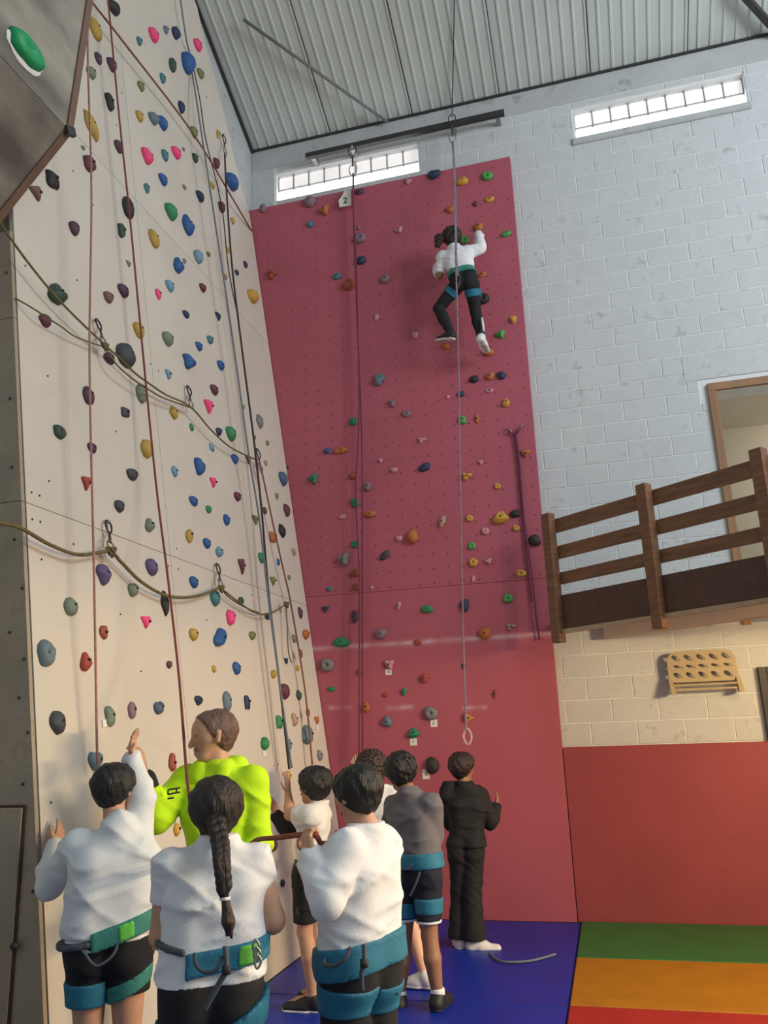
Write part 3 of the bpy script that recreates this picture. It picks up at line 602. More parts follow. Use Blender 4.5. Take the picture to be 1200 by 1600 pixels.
# olive traverse cords
srope('traverse_cord', [(-14, 327), (40, 405), (98, 475), (165, 540), (190, 562), (211, 583), (230, 597), (258, 616), (298, 636), (330, 672), (362, 700), (402, 719)], .007, RO['olive'], 'olive cord sagging across the slab through the upper quickdraws', off=.085)
srope('traverse_cord', [(166, 543, .085), (181, 568), (200, 586), (217, 599), (233, 609), (256, 622, .095), (298, 637, .085)], .006, RO['olive'], 'second olive strand sagging between the two upper quickdraws', off=.105)
srope('traverse_cord', [(-14, 815), (20, 821), (40, 829), (80, 852), (125, 867), (171, 862), (190, 879), (222, 910), (262, 931), (305, 932), (344, 918)], .0105, RO['olive'], 'thick olive cord sagging through the lower quickdraws', off=.07)
srope('traverse_cord', [(344, 918), (372, 940), (398, 957), (420, 959), (447, 944)], .007, RO['olive'], 'thin olive cord loop between lower quickdraw and the corner rope', off=.07)
srope('traverse_cord', [(347, 922), (360, 935), (385, 950), (405, 957)], .005, RO['olive'], 'loose olive strand under the lower cord loop', off=.05)
srope('traverse_cord', [(447, 946), (449, 985), (451, 1020), (456, 1036)], .006, RO['olive'], 'loose olive cord end hanging below its knot by the corner', off=.07)
tube('traverse_cord', [ats(137, -5, .10), ats(190, 62, .10), ats(300, 206, .08), ats(365, 313, .075), ats(393, 361, .0)], .009, RO['brown'], n=5, label='taut dark cord running diagonally down the upper slab', cat='rope')
srope('traverse_cord', [(24, 466, .008), (50, 481, .06), (75, 497, .082), (98, 512, .075), (120, 527, .06), (165, 543, .08)], .005, RO['olive'], 'thin cord from the slab edge to the first upper quickdraw')
for (x0, y0, x1, y1, lb) in ((152, 500, 164, 541, 'dark quickdraw holding the upper olive cord near the slab edge'), (295, 605, 299, 637, 'small quickdraw holding the upper olive cord mid slab'), (403, 703, 408, 738, 'small quickdraw where the upper olive cord meets the dark rope'),
                            (169, 815, 174, 864, 'dark quickdraw holding the thick olive cord near the slab edge'), (340, 882, 346, 920, 'small quickdraw holding the lower olive cord mid slab'), (350, 212, 352, 243, 'small anchor quickdraw at the top of the dark rope')):
    a = ats(x0, y0, .02); b = ats(x1, y1, .08); quickdraw(a, b, SU, lb)
for x, y, r, lb in ((164, 541, .022, 'olive knot at the first upper quickdraw'), (174, 862, .028, 'olive knot under the lower dark quickdraw'), (346, 920, .024, 'olive knot under the small lower quickdraw'), (448, 945, .026, 'olive knot on the corner rope')):
    c = ats(x, y, .08); P = []
    for k in range(16):
        a = k*math.pi*2/16; P.append(c+SU*(r*math.cos(a*1))+SV*(r*math.sin(a*2)*.9)+SN*(r*.5*math.sin(a*3)))
    tube('rope_knot', P, .009, RO['olive'], n=3, seg=6, closed=True, label=lb, cat='knot')
for x, y in ((470, 1021), (481, 1113)):
    c = ats(x, y, .08); tube('rope_knot', [c+SU*.02, c+SV*.03, c-SU*.02, c-SV*.03], .012, RO['brown'], n=3, seg=6, closed=True, label='brown knot on the corner rope '+('above' if y < 1060 else 'below')+' the dark green leaf-shaped hold', cat='knot')

# ropes on the red panel
def wrope(pts, r, m, label, n=6, **k): return tube('climbing_rope', [aty(x, y, Y) for x, y, Y in pts], r, m, n=n, seg=8, label=label, cat='rope', **k)
def twist(name, pts, r, pitch, m, label, cat='rope'):
    path = smooth_path([aty(x, y, Y) for x, y, Y in pts], 60); LL = []
    for ph in (0, math.pi):
        q = []; s = 0
        for i, p in enumerate(path):
            if i: s += (p-path[i-1]).length
            a = 2*math.pi*s/pitch+ph; q.append(p+Vector((r*math.cos(a), r*math.sin(a), 0)))
        LL.append((q, False))
    return multi_tube(name, LL, r*.95, m, 6, label=label, cat=cat)
wrope([(551.5, 271, DW-.2), (552, 330, 7.50), (557, 420, 7.50), (561, 640, 7.50), (556, 770, 7.50), (561, 900, 7.50), (561, 1190, 7.49)], .008, RO['wine'], 'wine red rope under the number 2 sign, left strand', n=8)
wrope([(552.5, 271, DW-.195), (552.5, 330, 7.535), (555, 420, 7.54), (564, 640, 7.54), (566, 770, 7.54), (566, 1000, 7.52), (567, 1190, 7.5)], .008, RO['wine'], 'wine red rope under the number 2 sign, right strand', n=8)
q = quickdraw(aty(550, 228, DW-.2), aty(552, 275, DW-.2), Vector((1, 0, 0)), 'quickdraw hanging from the anchor bar in front of the window')
q = quickdraw(aty(706, 180, DW-.2), aty(707, 222, DW-.2), Vector((1, 0, 0)), 'quickdraw hanging from the anchor bar above the climber')
wrope([(707, 222, DW-.22), (710, 260, 7.46), (712, 330, 7.24), (713, 400, 7.10), (716, 432, 7.14)], .011, RO['bluegrey'], 'grey rope running up from the climber to the anchor bar')
twist('climbing_rope', [(708, 222, DW-.24), (712, 400, 7.0), (716, 560, 6.98), (719, 760, 6.95), (724, 1000, 6.92), (728, 1138, 6.9)], .006, .06, RO['violet'], 'pale violet twisted rope hanging from the anchor bar past the climber')
c = aty(730, 1150, 6.9); tube('rope_knot', [c+Vector((0, 0, .06)), c+Vector((.03, 0, .02)), c+Vector((.03, 0, -.03)), c+Vector((0, 0, -.07)), c+Vector((-.03, 0, -.03)), c+Vector((-.03, .01, .02))], .011, RO['cream'], n=4, closed=True, label='pale figure-of-eight knot at the end of the violet rope', cat='knot')
M_WEB = mat('purple_webbing', (104, 46, 78), .8, .1, 40)
wb = empty('webbing_anchor', aty(806, 677, D-.03), label='purple webbing hung from two bolts near the right edge of the red panel', cat='webbing')
child(tube('strap', [aty(x, y, D-.03) for x, y in ((806, 678), (812, 725), (818, 800), (826, 860), (833, 915), (838, 965), (843, 1000))], .009, M_WEB, n=4), wb)
child(tube('strap', [aty(x, y, D-.02) for x, y in ((803, 680), (809, 725), (815, 800), (823, 870), (831, 940))], .007, M_WEB, n=4), wb)
for s in ((797, 672), (814, 668)):
    child(tube('strap', [aty(805, 679, D-.03), aty(s[0], s[1], D-.03)], .010, M_WEB, n=1), wb); carabiner(aty(s[0], s[1], D-.03), aty(s[0], s[1], D)-aty(805, 680, D), Vector((0, 1, .3)), .07, .04, .006, wb)

# ============================================================ UNDER THE MEZZANINE
M_RACK = mat('beige_plastic', (176, 160, 128), .5, .06, 6)
rx0, rx1, rz0, rz1 = .52, 1.085, 1.93, 2.19
rk = empty('wall_rack', ((rx0+rx1)/2, DW-.08, 1.84), label='beige moulded rack with leaf-shaped openings fixed to the wall under the mezzanine', cat='wall rack')
def leaf_hole(cx, cz, L, wd, an, n=12):
    out = []
    for k in range(n):
        a = 2*math.pi*k/n; x = L*math.cos(a); y = wd*math.sin(a)*(1-.3*math.cos(a)); out.append((cx+x*math.cos(an)-y*math.sin(an), cz+x*math.sin(an)+y*math.cos(an)))
    return out
curve = bpy.data.curves.new('rack', 'CURVE'); curve.dimensions = '2D'; curve.fill_mode = 'BOTH'; curve.extrude = .012; curve.bevel_depth = .003
def spl(P):
    s = curve.splines.new('POLY'); s.points.add(len(P)-1); s.use_cyclic_u = True
    for q, p in zip(s.points, P): q.co = (p[0], p[1], 0, 1)
outl = [(0, .02), (0, .20), (.03, .245), (.08, .26), (.47, .26), (.53, .245), (.56, .20), (.565, .02), (.52, 0), (.05, 0)]
spl(outl)
for i in range(5):
    for j in range(3): spl(leaf_hole(.075+.103*i+.012*(j % 2), .055+.075*j, .044, .020 if j != 1 else .014, -.6+.3*(j == 1)))
co = bpy.data.objects.new('c', curve); S.collection.objects.link(co); dg = bpy.context.evaluated_depsgraph_get(); rme = bpy.data.meshes.new_from_object(co.evaluated_get(dg)); bpy.data.objects.remove(co)
rme.transform(Matrix.Translation((rx0-rk.location.x, 0, rz0-rk.location.z)) @ Matrix.Rotation(math.pi/2, 4, 'X')); link('cutout_panel', rme, M_RACK, rk)
for z in (1.905, 1.865): child(box('shelf_bar', (rx0+.02, DW-.13, z-.008), (rx1-.02, DW-.10, z+.008), M_RACK, .003), rk)
for x in (rx0+.01, rx1-.005): child(prism('side_post', [(x-.016, DW-.10, rz0+.03), (x+.016, DW-.10, rz0+.03), (x+.03, DW-.16, 1.83), (x-.01, DW-.16, 1.83)], (0, .095, 0), M_RACK), rk)
sh = empty('wall_hatch', (1.27, DW-.03, 1.42), label='dark grey metal framed shutter on the wall above the low red board', cat='shutter')
M_SHUT = mat('shutter_grey', (74, 72, 72), .5, .12, 8, metal=.3)
for a, b in (((1.255, DW-.05, 1.42), (1.32, DW-.0, 2.03)), ((2.1, DW-.05, 1.42), (2.16, DW-.0, 2.03)), ((1.32, DW-.05, 1.97), (2.1, DW-.0, 2.03))): child(box('shutter_frame', a, b, M_DKSTEEL, .004), sh)
for i in range(6): child(box('slat', (1.32+.13*i, DW-.035+.01*(i % 2), 1.42), (1.32+.13*i+.125, DW-.006, 1.97), M_SHUT, .004), sh)

# ============================================================ FLOOR MATS
i = 0
for (x0, x1) in ((-2.44, -.42),):
    for (y0, y1) in ((1.4, 3.4), (3.4, 5.47), (5.47, 7.61)):
        lb = ['deep blue vinyl floor mat under the child with the long braid', 'deep blue vinyl floor mat under the child in the grey t-shirt', 'deep blue vinyl floor mat at the foot of the red panel'][i]; i += 1
        box('floor_mat', (x0+.002, y0+.002, -.05), (x1-.002, y1-.002, 0), M_BLUE, .008, label=lb, cat='floor mat', group='blue floor mats')
for (y0, y1, nm, c) in ((6.52, 7.61, 'green', (32, 104, 52)), (5.49, 6.515, 'golden yellow', (158, 106, 10)), (4.4, 5.485, 'red', (150, 36, 30)), (3.2, 4.395, 'blue', (40, 60, 160))):
    box('floor_mat', (-.415, y0, -.05), (3.6, y1, .012), mat('mat_'+nm.split()[-1], c, .45, .1, 4, .2, 40), .008, label='wide %s vinyl floor mat beside the blue mats' % nm, cat='floor mat')
tube('loose_rope', [atz(x, y, .012) for x, y in ((764, 1487), (773, 1497), (790, 1503), (830, 1501), (868, 1491))], .008, RO['bluegrey'], n=6, label='loose grey cord lying on the blue mat by the white shoe', cat='rope')

# ============================================================ PEOPLE
# bodies and clothes: smooth-blended round cones, turned into one surface mesh
def surface(D_, org, h):
    s = D_ < 0; nx, ny, nz = D_.shape
    c = s[:-1, :-1, :-1].astype(np.int8)
    tot = np.zeros((nx-1, ny-1, nz-1), np.int8)
    offs = [(i, j, k) for i in (0, 1) for j in (0, 1) for k in (0, 1)]
    for i, j, k in offs: tot += s[i:nx-1+i, j:ny-1+j, k:nz-1+k]
    act = np.argwhere((tot > 0) & (tot < 8)); idx = -np.ones(tot.shape, np.int64); idx[act[:, 0], act[:, 1], act[:, 2]] = np.arange(len(act))
    cv = {o: D_[act[:, 0]+o[0], act[:, 1]+o[1], act[:, 2]+o[2]] for o in offs}
    acc = np.zeros((len(act), 3)); n = np.zeros(len(act))
    for o in offs:
        for ax in range(3):
            if o[ax]: continue
            q = list(o); q[ax] = 1; a = cv[o]; b = cv[tuple(q)]; m = (a < 0) != (b < 0)
            t = np.where(m, a/np.where(m, a-b, 1), 0); p = np.tile(np.array(o, float), (len(act), 1)); p[:, ax] += t
            acc[m] += p[m]; n[m] += 1
    V = (act+acc/n[:, None])*h+org; F = []
    for ax in range(3):
        o1, o2 = [(1, 2), (2, 0), (0, 1)][ax]
        sl0 = [slice(None)]*3; sl1 = [slice(None)]*3; sl0[ax] = slice(0, -1); sl1[ax] = slice(1, None)
        a = s[tuple(sl0)]; b = s[tuple(sl1)]; ch = np.argwhere(a != b)
        ok = (ch[:, o1] > 0) & (ch[:, o2] > 0) & (ch[:, o1] < D_.shape[o1]-1) & (ch[:, o2] < D_.shape[o2]-1); ch = ch[ok]
        ins = a[ch[:, 0], ch[:, 1], ch[:, 2]]
        def at(d1, d2):
            q = ch.copy(); q[:, o1] -= d1; q[:, o2] -= d2; return idx[q[:, 0], q[:, 1], q[:, 2]]
        quad = np.stack([at(1, 1), at(0, 1), at(0, 0), at(1, 0)], 1); quad[~ins] = quad[~ins][:, ::-1]; F.append(quad)
    return V, np.concatenate(F)
def field(prims, h, pad=.05, k=.04, clips=(), disp=None, big=.09):
    A = np.array([[*p[0]] for p in prims]+[[*p[1]] for p in prims]); rmax = max(max(p[2], p[3]) for p in prims)
    lo = A.min(0)-rmax-pad; hi = A.max(0)+rmax+pad
    for (p0, n_) in clips: pass
    dim = np.ceil((hi-lo)/h).astype(int)+2; Dg = np.full(dim, big, np.float32)
    ax = [lo[i]+np.arange(dim[i])*h for i in range(3)]
    for p in prims:
        a, b, ra, rb = np.array(p[0], float), np.array(p[1], float), p[2], p[3]; kk = p[4] if len(p) > 4 else k; m = max(ra, rb)+big
        i0 = np.maximum(((np.minimum(a, b)-m-lo)/h).astype(int), 0); i1 = np.minimum(((np.maximum(a, b)+m-lo)/h).astype(int)+2, dim)
        X = ax[0][i0[0]:i1[0], None, None]; Y = ax[1][None, i0[1]:i1[1], None]; Zz = ax[2][None, None, i0[2]:i1[2]]
        d = b-a; L2 = max(d@d, 1e-9); t = ((X-a[0])*d[0]+(Y-a[1])*d[1]+(Zz-a[2])*d[2])/L2; t = np.clip(t, 0, 1)
        dist = np.sqrt((X-a[0]-t*d[0])**2+(Y-a[1]-t*d[1])**2+(Zz-a[2]-t*d[2])**2)-(ra+(rb-ra)*t)
        sub = Dg[i0[0]:i1[0], i0[1]:i1[1], i0[2]:i1[2]]
        hh = np.maximum(kk-np.abs(sub-dist), 0)/kk; Dg[i0[0]:i1[0], i0[1]:i1[1], i0[2]:i1[2]] = np.minimum(sub, dist)-hh*hh*kk/4
    X = ax[0][:, None, None]; Y = ax[1][None, :, None]; Zz = ax[2][None, None, :]
    if disp: Dg = Dg+disp(X, Y, Zz).astype(np.float32)
    for p0, n_ in clips:
        n_ = np.array(n_, float); n_ /= np.linalg.norm(n_); Dg = np.maximum(Dg, ((X-p0[0])*n_[0]+(Y-p0[1])*n_[1]+(Zz-p0[2])*n_[2]).astype(np.float32))
    Dg[0] = Dg[-1] = big; Dg[:, 0] = Dg[:, -1] = big; Dg[:, :, 0] = Dg[:, :, -1] = big
    return surface(Dg, lo, h)
def np_mesh(name, parts):
    Vs = []; Fs = []; o = 0
    for V, F in parts: Vs.append(V); Fs.append(F+o); o += len(V)
    V = np.concatenate(Vs); F = np.concatenate(Fs); me = bpy.data.meshes.new(name)
    me.vertices.add(len(V)); me.vertices.foreach_set('co', V.astype(np.float32).ravel()); me.loops.add(F.size); me.loops.foreach_set('vertex_index', F.astype(np.int32).ravel())
    me.polygons.add(len(F)); me.polygons.foreach_set('loop_start', np.arange(0, F.size, 4, dtype=np.int32)); me.polygons.foreach_set('loop_total', np.full(len(F), 4, np.int32))
    me.polygons.foreach_set('use_smooth', np.ones(len(F), bool)); me.update(calc_edges=True); me.validate(); return me
def wrinkle(amp, seed=0, fz=1.0):
    rs = np.random.RandomState(seed); fs = [(rs.uniform(-1, 1)*22, rs.uniform(-1, 1)*22, fz*rs.uniform(16, 44)*rs.choice([-1, 1]), rs.uniform(0, 6.28), rs.uniform(4, 9), rs.uniform(4, 10)) for _ in range(8)]
    def f(X, Y, Zz):
        r = 0
        for a, b, c, p, m1, m2 in fs:
            ph = a*X+b*Y+c*Zz+p+1.2*np.sin(m1*X*1.7+m2*Zz+p)+1.0*np.sin(m2*Y*1.5-m1*Zz)
            fold = (1-np.abs(np.sin(ph*.5)))**3; mod = np.clip(.25+.8*np.sin(m2*X*1.9+m1*1.6*Y+m2*1.7*Zz+2*p), 0, 1)
            r = r-fold*mod
        return amp*1.1*(r+.5)
    return f
def curl(amp, f, seed=1):
    def g(X, Y, Zz): return amp*(np.sin(f*X+1+seed)*np.sin(f*Y+2)*np.sin(f*Zz+.5)+.6*np.sin(1.9*f*X+f*Zz)*np.sin(1.7*f*Y+seed))
    return g
def V3(p): return np.array([p.x, p.y, p.z]) if isinstance(p, Vector) else np.array(p, float)
def unit(v): v = np.array(v, float); return v/max(np.linalg.norm(v), 1e-9)
def hand_prims(wr, d, nrm, side, curlv=.5, s=1.0):
    """wr wrist, d finger direction, nrm palm-facing direction, side = +1 thumb towards d x nrm"""
    d = unit(d); nrm = unit(nrm-d*np.dot(nrm, d)); a = unit(np.cross(d, nrm))*side; P = []
    kn = wr+d*.085*s
    for o in (-.028, -.010, .010, .028): P.append((wr+a*o*.55*s, kn+a*o*s, .015*s, .0125*s, .012))
    for i, o in enumerate((.031, .011, -.010, -.029)):
        L = (.070, .078, .072, .056)[i]*s; p = kn+a*o*s; ang = 0; r = (.0095, .0098, .0093, .0082)[i]*s
        for j, (fr, r2) in enumerate(((.45, .93), (.31, .86), (.24, .75))):
            ang += curlv*(.55 if j == 0 else .8); dd = d*math.cos(ang)+nrm*math.sin(ang)+a*(.05*(1.5-i))*(j == 0); q = p+unit(dd)*L*fr; P.append((p, q, r, r*.93, .004)); p = q; r *= .93
    b = wr+d*.025*s+a*.024*s; m_ = b+unit(d*.6+a*.75+nrm*.25)*.042*s; e = m_+unit(d*.9+a*.15+nrm*(.3+.5*curlv))*.034*s
    P += [(b, m_, .0145*s, .0115*s, .008), (m_, e, .011*s, .009*s, .004)]
    return P
SK = {k: mat('skin_'+k, c, .55, .06, 8, .05, 200) for k, c in dict(tan=(196, 150, 122), fair=(218, 172, 146), brown=(150, 108, 84), deep=(104, 74, 62)).items()}
HAIR = {k: mat('hair_'+k, c, .5, .35, 40, .5, 140, stretch=(1, 1, .25)) for k, c in dict(black=(22, 20, 21), dark=(40, 30, 27), brown=(62, 44, 36), grey=(104, 80, 72)).items()}
CL = {k: mat('cloth_'+k, c, .85, .05, 12, .15, 220) for k, c in dict(white=(226, 228, 232), knit=(214, 220, 224), black=(22, 23, 27), navy=(24, 30, 46), grey=(104, 102, 108), neon=(190, 236, 20), offwhite=(222, 222, 216), blackpants=(28, 27, 30)).items()}
M_TEAL = mat('harness_teal', (32, 112, 140), .7, .12, 20, .2, 160); M_TEALG = mat('harness_green_teal', (52, 128, 118), .7, .15, 20, .2, 160); M_HGREEN = mat('harness_lime', (96, 190, 70), .7, .12, 20)
M_STRAP = mat('harness_strap', (70, 78, 86), .7, .1, 30); M_PATT = mat('patterned_black', (30, 30, 33), .85, .1, 10, dark=(150, 148, 146), darkscale=9)
M_SHOEW = mat('shoe_white', (222, 222, 224), .6, .05, 10); M_SHOEB = mat('shoe_black', (30, 30, 34), .6, .1, 10); M_EYE = mat('eye_dark', (30, 24, 22), .3, .1, 10); M_LIP = mat('lip', (150, 84, 76), .5, .05, 10)

class Person:
    def __init__(self, label, J, face, look=None, build=1.0, skin='tan', h=.009):
        """J: joints in world space; face: the way the chest points; look: the way the head points"""
        self.J = J = {k: V3(v) for k, v in J.items()}; self.f = f = unit([face[0], face[1], 0]); self.look = unit(look if look is not None else face); self.b = build; self.h = h; self.skin = skin
        base = (J['an_l']+J['an_r'])/2; base[2] = min(J['an_l'][2], J['an_r'][2])-.07; self.base = Vector(base)
        self.root = empty('person', self.base, label=label, cat='person'); self.T = Matrix.Translation(self.base).inverted()
        b = build; R = unit(J['sh_r']-J['sh_l']); self.R = R; up = unit(J['neck']-J['pel']); self.up = up
        pel, nk = J['pel'], J['neck']; ch = pel+(nk-pel)*.68+f*.01; ws = pel+(nk-pel)*.33+f*.008; self.ex = []
        RH = unit(J['hip_r']-J['hip_l']); self.RH = RH
        shw = np.linalg.norm(J['sh_r']-J['sh_l'])/2
        self.torso = []
        for s in (-1, 1):
            self.torso += [(pel+RH*s*.055*b-f*.008, ws+R*s*.043*b, .080*b, .070*b, .02), (ws+R*s*.043*b, ch+R*s*.056*b, .070*b, .082*b, .02), (ch+R*s*.056*b, nk+R*s*.045*b-up*.055, .082*b, .050*b, .02)]
        self.torso += [(pel, ws, .080*b, .072*b, .015), (ws, ch, .072*b, .084*b, .015), (ch, nk-up*.05, .084*b, .05*b, .015)]
        self.torso.append((nk-up*.05-f*.01, nk+up*.012-f*.012, .056*b, .047*b, .03))
        self.hips = [(pel+RH*s*.062*b-f*.025, pel+RH*s*.062*b-f*.025-np.array([0, 0, .05]), .080*b, .078*b, .02) for s in (-1, 1)]
        self.arm = {}; self.leg = {}
        for s, q in ((-1, 'l'), (1, 'r')):
            self.torso.append((ch+R*s*.05*b+up*.045, J['sh_'+q], .060*b, .052*b, .025))
            self.arm[q] = [(J['sh_'+q], J['el_'+q], .047*b, .038*b, .012), (J['el_'+q], J['el_'+q]*.7+J['wr_'+q]*.3, .038*b, .039*b, .012), (J['el_'+q]*.7+J['wr_'+q]*.3, J['wr_'+q], .039*b, .025*b, .012)]
            self.leg[q] = [(J['hip_'+q], J['kn_'+q], .078*b, .050*b, .015), (J['kn_'+q], J['kn_'+q]*.62+J['an_'+q]*.38-f*.012, .050*b, .053*b, .015), (J['kn_'+q]*.62+J['an_'+q]*.38-f*.012, J['an_'+q], .053*b, .034*b, .015)]
        # head
        c = J['head']; lk = self.look; hu = unit(np.array([0, 0, 1.0])-lk*lk[2]*.8+0*lk); hu = unit(hu-lk*np.dot(hu, lk)); hr = np.cross(lk, hu); self.hu, self.hr = hu, hr
        s = self.hs = J.get('hs', np.array(1.0)); s = float(np.ravel(s)[0]); self.hs = s
        self.headp = [(c+hu*.028*s-lk*.022*s, c+hu*.028*s+lk*.018*s, .083*s, .079*s), (c-hu*.02*s+lk*.03*s, c-hu*.075*s+lk*.045*s, .062*s, .040*s, .03),
                      (c+hu*.005*s+lk*.088*s, c-hu*.028*s+lk*.106*s, .010*s, .014*s, .012), (c-hu*.062*s+lk*.076*s, c-hu*.066*s+lk*.082*s, .018*s, .014*s, .012)]
        for q in (-1, 1): self.headp.append((c+hr*q*.080*s+hu*.018*s-lk*.006*s, c+hr*q*.079*s-hu*.022*s, .016*s, .011*s, .006))
        self.neckp = [(nk-up*.04, c-hu*.05*s-lk*.012*s, .056*b, .046*s)]
        self.dr = lambda r=.085, w=.06, fr=.68: [(pel+(nk-pel)*fr+R*q*w*b, pel+RH*q*w*b-f*.01, r*b*.97, r*b, .02) for q in (-1, 0, 1)]
    def mesh(self, name, V, F, m, parent=None):
        V = V.copy(); me = np_mesh(name, [(V, F)]); me.transform(self.T); return link(name, me, m, parent or self.root)
    def body(self, hands=(), feet=True):
        pr = self.torso+self.hips+self.arm['l']+self.arm['r']+self.leg['l']+self.leg['r']+self.headp+self.neckp
        if feet:
            for q in 'lr':
                a = self.J['an_'+q]; t = self.J.get('to_'+q, a+self.f*.16-np.array([0, 0, .045])); pr += [(a, a*.35+t*.65, .036, .030), (a*.35+t*.65, t, .030, .024)]
        parts = [field(pr, self.h, k=.02)]
        for (q, d, nrm, side, cv) in hands:
            wr = self.J['wr_'+q]; parts.append(field([(wr-unit(wr-self.J['el_'+q])*.04, wr+unit(d)*.02, .025*self.b, .021, .01)]+hand_prims(wr, d, V3(nrm), side, cv, .86 if self.b < 1.15 else .95), .0042, pad=.02, k=.006, big=.03))
        me = np_mesh('body', parts); me.transform(self.T); o = link('body', me, SK[self.skin], self.root)
        c, lk, hu, hr, s = self.J['head'], self.look, self.hu, self.hr, self.hs
        for q in (-1, 1): self.mesh('eye', *field([(c+lk*.078*s+hr*q*.032*s+hu*.012*s, c+lk*.079*s+hr*q*.034*s+hu*.012*s, .0075*s, .0075*s)], .003, pad=.01, big=.02), M_EYE)
        self.mesh('mouth', *field([(c-hu*.05*s+lk*.082*s-hr*.018*s, c-hu*.05*s+lk*.082*s+hr*.018*s, .0075, .0075)], .004, pad=.01, big=.02), M_LIP)
        return o
    def cloth(self, name, prims, off, m, clips=(), amp=.004, seed=1, k=.02, h=None, parent=None, fz=1.0):
        pr = [(p[0], p[1], p[2]+off, p[3]+off, *p[4:]) for p in prims]; V, F = field(pr, h or self.h*.9, k=k, clips=clips, disp=wrinkle(amp, seed, fz) if amp else None)
        return self.mesh(name, V, F, m, parent)
    def hair(self, m, off=.016, line=.0, amp=.006, f=90, nape=-.035, seed=1):
        c, lk, hu, s = self.J['head'], self.look, self.hu, self.hs
        pr = [(p[0]-lk*.006, p[1]-lk*.006, p[2]+off*s, p[3]+off*s) for p in self.headp[:1]]+[(c+hu*.01*s-lk*.035*s, c+hu*nape*s-lk*.038*s, .072*s, .052*s)]
        n1 = lk*.86-hu*.5; V, F = field(pr, .006, k=.03, clips=[(c+lk*(.050+line)*s+hu*.045*s, n1)], disp=curl(amp, f, seed), big=.06); return self.mesh('hair', V, F, m)
    def belt(self, m, z, up, half, off=.036, name='waist_belt', parent=None, extra=()):
        up = unit(up); return self.cloth(name, self.torso+self.hips+self.ex, off, m, [(z+up*half, up), (z-up*half, -up)]+list(extra), 0, k=.025, parent=parent)
    def legloop(self, q, m, t=.28, half=.035, off=.02, parent=None, tilt=0):
        a, b = self.J['hip_'+q], self.J['kn_'+q]; d = unit(unit(b-a)+self.R*tilt); c = a+(b-a)*t; return self.cloth('leg_loop', self.leg[q][:1]+self.hips, off, m, [(c+d*half, d), (c-d*half, -d)]+[((self.J['hip_l']+self.J['hip_r'])/2, unit(self.J['hip_l']-self.J['hip_r'])*(1 if q == 'r' else -1))], 0, parent=parent)
    def tube(self, name, pts, r, m, parent=None, n=6):
        o = tube(name, [Vector(p) for p in pts], r, m, n=n, seg=8); o.data.transform(self.T); o.parent = parent or self.root; return o
    def shoe(self, q, m, sole=None, dirv=None, s=1.0, name='shoe'):
        a = self.J['an_'+q]; f = unit(dirv if dirv is not None else self.f); g = np.array([0, 0, 1.0]); u = unit(g-f*np.dot(g, f)); r = np.cross(f, u)
        b = a-u*.055; pr = [(a-u*.01-f*.01, b-f*.03+u*.02, .044*s, .042*s), (b-f*.03+u*.018, b+f*.07+u*.012, .040*s, .038*s)]
        pr += [(b+f*.05+r*i*.012+u*.008, b+f*.165*s+r*i*.010+u*.002, .034*s, .028*s) for i in (-1, 1)]+[(a, b+f*.08+u*.02, .04*s, .03*s)]
        o = self.cloth(name, pr, 0, m, [(b-u*.020, -u)], 0, k=.02, h=.007)
        if sole: self.cloth('sole', pr, .005, sole, [(b-u*.020, -u), (b-u*.002, u)], 0, k=.02, h=.006, parent=o)
        return o
def P_(x, y, Y): return V3(aty(x, y, Y))
def legs_world(J, hipl, hipr, spread=.0, f=(0, 1, 0)):
    for q, hp in (('l', hipl), ('r', hipr)):
        J['hip_'+q] = hp; J['kn_'+q] = np.array([hp[0], hp[1], .47])+np.array(f)*.02; J['an_'+q] = np.array([hp[0], hp[1], .075])-np.array(f)*.02
def chk(n, J):
    L = lambda a, b: round(float(np.linalg.norm(V3(J[a])-V3(J[b]))), 2)
    print(n, 'top z %.2f' % (V3(J['head'])[2]+.12), 'sh', L('sh_l', 'sh_r'), 'ua', L('sh_l', 'el_l'), L('sh_r', 'el_r'), 'fa', L('el_l', 'wr_l'), L('el_r', 'wr_r'), 'tor', L('neck', 'pel'), 'hn', L('head', 'neck'), 'th', L('hip_l', 'kn_l'), L('hip_r', 'kn_r'), 'sh', L('kn_l', 'an_l'), L('kn_r', 'an_r'))
up = np.array([0, 0, 1.0])

# --- boy in white knit sweater, hand on the slab
Y = 3.25
J = dict(head=P_(180, 1234, Y+.04), neck=P_(186, 1296, Y), pel=P_(168, 1468, Y), sh_l=P_(122, 1322, Y-.05), sh_r=P_(212, 1308, Y+.09), el_l=P_(77, 1384, Y+.04), wr_l=P_(86, 1324, Y+.20), el_r=P_(222, 1250, Y+.11), wr_r=P_(206, 1188, Y+.13), hs=np.array(.9))
legs_world(J, P_(140, 1490, Y-.03), P_(200, 1485, Y+.04)); chk('boyL', J)
p = Person('child in white knit sweater and black shorts leaning a hand on the slab', J, (-.5, .87), (.1, 1, -.05), 1.06, 'tan')
p.body([('l', P_(97, 1292, Y+.27)-J['wr_l'], -SN[0]*np.array([1, 0, 0]), 1, .25), ('r', np.array([-.02, .05, 1]), np.array([1, .3, 0]), -1, .3)])
p.ex = p.dr(.094, .066)
p.cloth('sweater', p.ex+p.torso+p.hips+p.arm['l']+p.arm['r'], .020, CL['knit'], [(J['pel']+up*.03, -up)], .006, 3)
p.cloth('undershirt_hem', p.torso+p.hips, .014, CL['white'], [(J['pel']+up*.04, up), (J['pel']-up*.015-0*up, -up+p.R*.10)], .002, 4)
p.cloth('collar', p.neckp, .012, CL['black'], [(J['neck']+up*.038, up+p.f*.3), (J['neck']-up*.01, -up)], 0)
